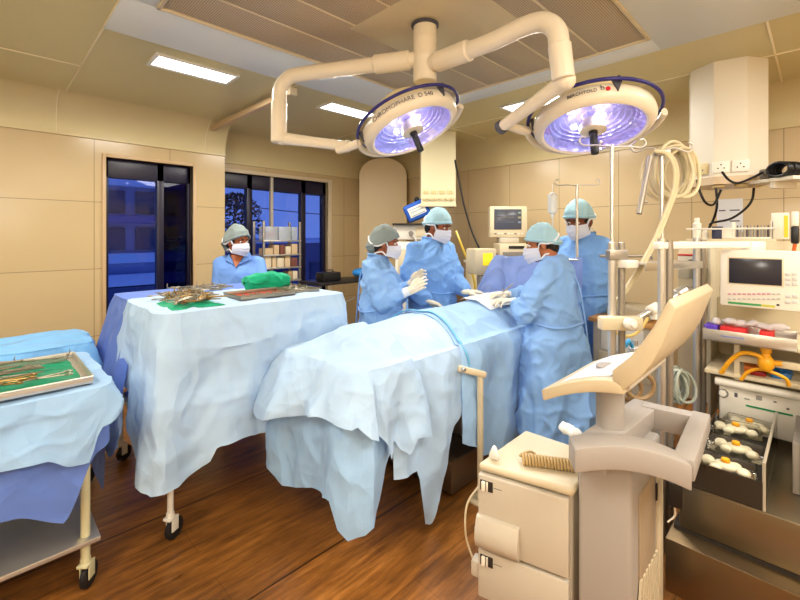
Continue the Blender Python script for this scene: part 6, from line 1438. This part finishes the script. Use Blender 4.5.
# ---- rack of supplies in front of the far window ----
ra, rb = on_y(262, 236, 4.50), on_y(298, 236, 4.50); t = thing('supply_rack', 'steel rack of packed supplies in front of the far window', 'rack', ((ra.x + rb.x) / 2, 4.58, 0)); levels = (.62, .93, 1.085, 1.235, 1.40)
for x in (ra.x, rb.x):
    for y in (4.46, 4.70): obj('upright', MB().span((x - .012, y - .012, 0), (x + .012, y + .012, 1.62), .002), M_steeld, t)
for z in levels: obj('shelf', MB().span((ra.x - .01, 4.44, z - .018), (rb.x + .01, 4.72, z), .002), M_steel, t)
random.seed(21); names = {1.40: ('clear plastic bin on the top shelf of the supply rack', 'plastic_bin', 'bin'), 1.235: ('carton on the second shelf of the supply rack', 'carton', 'box'), 1.085: ('carton on the third shelf of the supply rack', 'carton', 'box'), .93: ('flat packet on the fourth shelf of the supply rack', 'flat_packet', 'packet')}
pal = [(222, 206, 176), (206, 178, 140), (196, 170, 130), (232, 226, 214), (120, 70, 56), (216, 190, 150), (180, 150, 110)]
for z in levels[1:]:
    lb, nm, cat = names[z]; x = ra.x + .02
    while x < rb.x - .06:
        w_ = random.uniform(.05, .11) if z < 1.3 else random.uniform(.14, .18); w_ = min(w_, rb.x - .015 - x); h_ = random.uniform(.07, .115) if z > 1 else random.uniform(.05, .1)
        if z > 1.3: h_ = .16
        elif random.random() < .5: h_ = min(h_ * 1.3, .135)
        k = MB().span((x, 4.47, z + .001), (x + w_ - .008, 4.62, z + h_), .006)
        single(nm, k, mat('bin_clear', (200, 206, 210), .2, alpha=.6) if z > 1.3 else mat('carton_%d' % random.randint(0, 6), pal[random.randint(0, 6)], .5), lb, cat, {1.40: 'bins on the top rack shelf', 1.235: 'cartons on the second rack shelf', 1.085: 'cartons on the third rack shelf', .93: 'packets on the fourth rack shelf'}[z]); x += w_ + .006
for k, px in enumerate((270, 280, 290)):
    p = on_y(px, 231, 4.55); single('pink_roll' if k == 0 else 'gauze_roll', MB().cyl((p.x, 4.50, 1.40 + .07), (p.x, 4.60, 1.40 + .07), .035, 16, .006), mat('roll_%d' % k, [(200, 110, 150), (222, 222, 222), (120, 190, 180)][k], .6), ['pink roll inside the left clear bin on the rack', 'white roll inside the clear bins on the rack', 'pale green roll inside the right clear bin on the rack'][k], 'roll')

# ================= outside =================
M_fac = mat('facade_pale', (140, 148, 184), .8); M_facw = mat('facade_window', (52, 58, 92), .3); M_band = mat('facade_band', (206, 214, 232), .8)
t = thing('office_building', 'pale office building with window bands seen through the left window', 'building', (2.5, 16.0, -6))
obj('wall', MB().span((-3, 16, -8), (5.6, 22, 8.6), 0), M_fac, t)
for z in (-2.2, 1.0, 2.2, 3.7, 5.2):
    for x0 in (-2.6, -1.0, .6, 2.05, 3.62): obj('window', MB().span((x0, 15.9, z), (x0 + 1.28, 16.05, z + .72), .01), M_facw, t)
obj('awning', MB().span((-3.1, 15.3, 1.86), (5.7, 16.0, 2.10), .02), mat('awning_blue', (60, 84, 150), .7), t)
for z0, z1 in ((3.05, 3.42), (.58, .90), (-.16, .22)): obj('floor_band', MB().span((-3.1, 15.75, z0), (5.7, 16.0, z1), .02), M_band, t)
obj('shop_front', MB().span((-3.0, 15.8, -8), (5.6, 16.0, -.2), 0), mat('facade_dusk', (74, 80, 116), .7), t)
obj('roof', MB().span((-3.2, 15.8, 8.6), (5.8, 22.2, 8.9), .02), M_band, t)
t = thing('street_block', 'low dusky building under the far window skyline', 'building', (9, 24, -6)); obj('wall', MB().span((6.2, 24, -8), (22, 30, 1.0), 0), mat('block_dusk', (96, 100, 130), .8), t)
for x in (8, 10.5, 13, 15.5): obj('window', MB().span((x, 23.9, -1.6), (x + 1.2, 24.05, -.3), .01), M_facw, t)
obj('roof', MB().span((6.0, 23.8, 1.0), (22.2, 30.2, 1.3), .02), M_band, t)
m = MB(); random.seed(4); t = thing('tree', 'dark tree outside the far window', 'tree', (7.4, 17, -6)); obj('trunk', MB().tube([(7.4, 17, -8), (7.4, 17.1, -3), (7.4, 17, 2.0)], [.3, .22, .1], 10), mat('bark', (50, 42, 38), .9), t)
for k in range(900):
    a = random.uniform(0, 2 * PI); r = random.uniform(0, 1) ** .5; zz = random.uniform(-1, 1); rr = 1.1 * math.sqrt(max(0, 1 - zz * zz)) * r; c = Vector((7.4 + math.cos(a) * rr, 17 + math.sin(a) * rr, 2.1 + zz * 1.1)); d = Vector((random.uniform(-1, 1), random.uniform(-1, 1), random.uniform(-1, 1))).normalized() * .12; e = d.cross(Vector((.3, .5, .8))).normalized() * .05
    m.add([c - d, c + e, c + d, c - e], [[0, 1, 2, 3]])
obj('foliage', m, mat('foliage_dusk', (40, 52, 60), .8), t)
for k, (z0, z1) in enumerate(((3.9, 4.6), (3.4, 3.7), (2.9, 2.6), (4.6, 4.2))):
    single('street_wire', MB().tube([Vector((4 + 14 * i / 12, 15 + .3 * k, z0 + (z1 - z0) * i / 12 - .35 * math.sin(PI * i / 12))) for i in range(13)], .018, 5), M_black, ('topmost rising street wire outside the far window', 'second street wire outside the far window', 'lowest street wire outside the far window', 'falling street wire crossing the others outside')[k], 'wire')
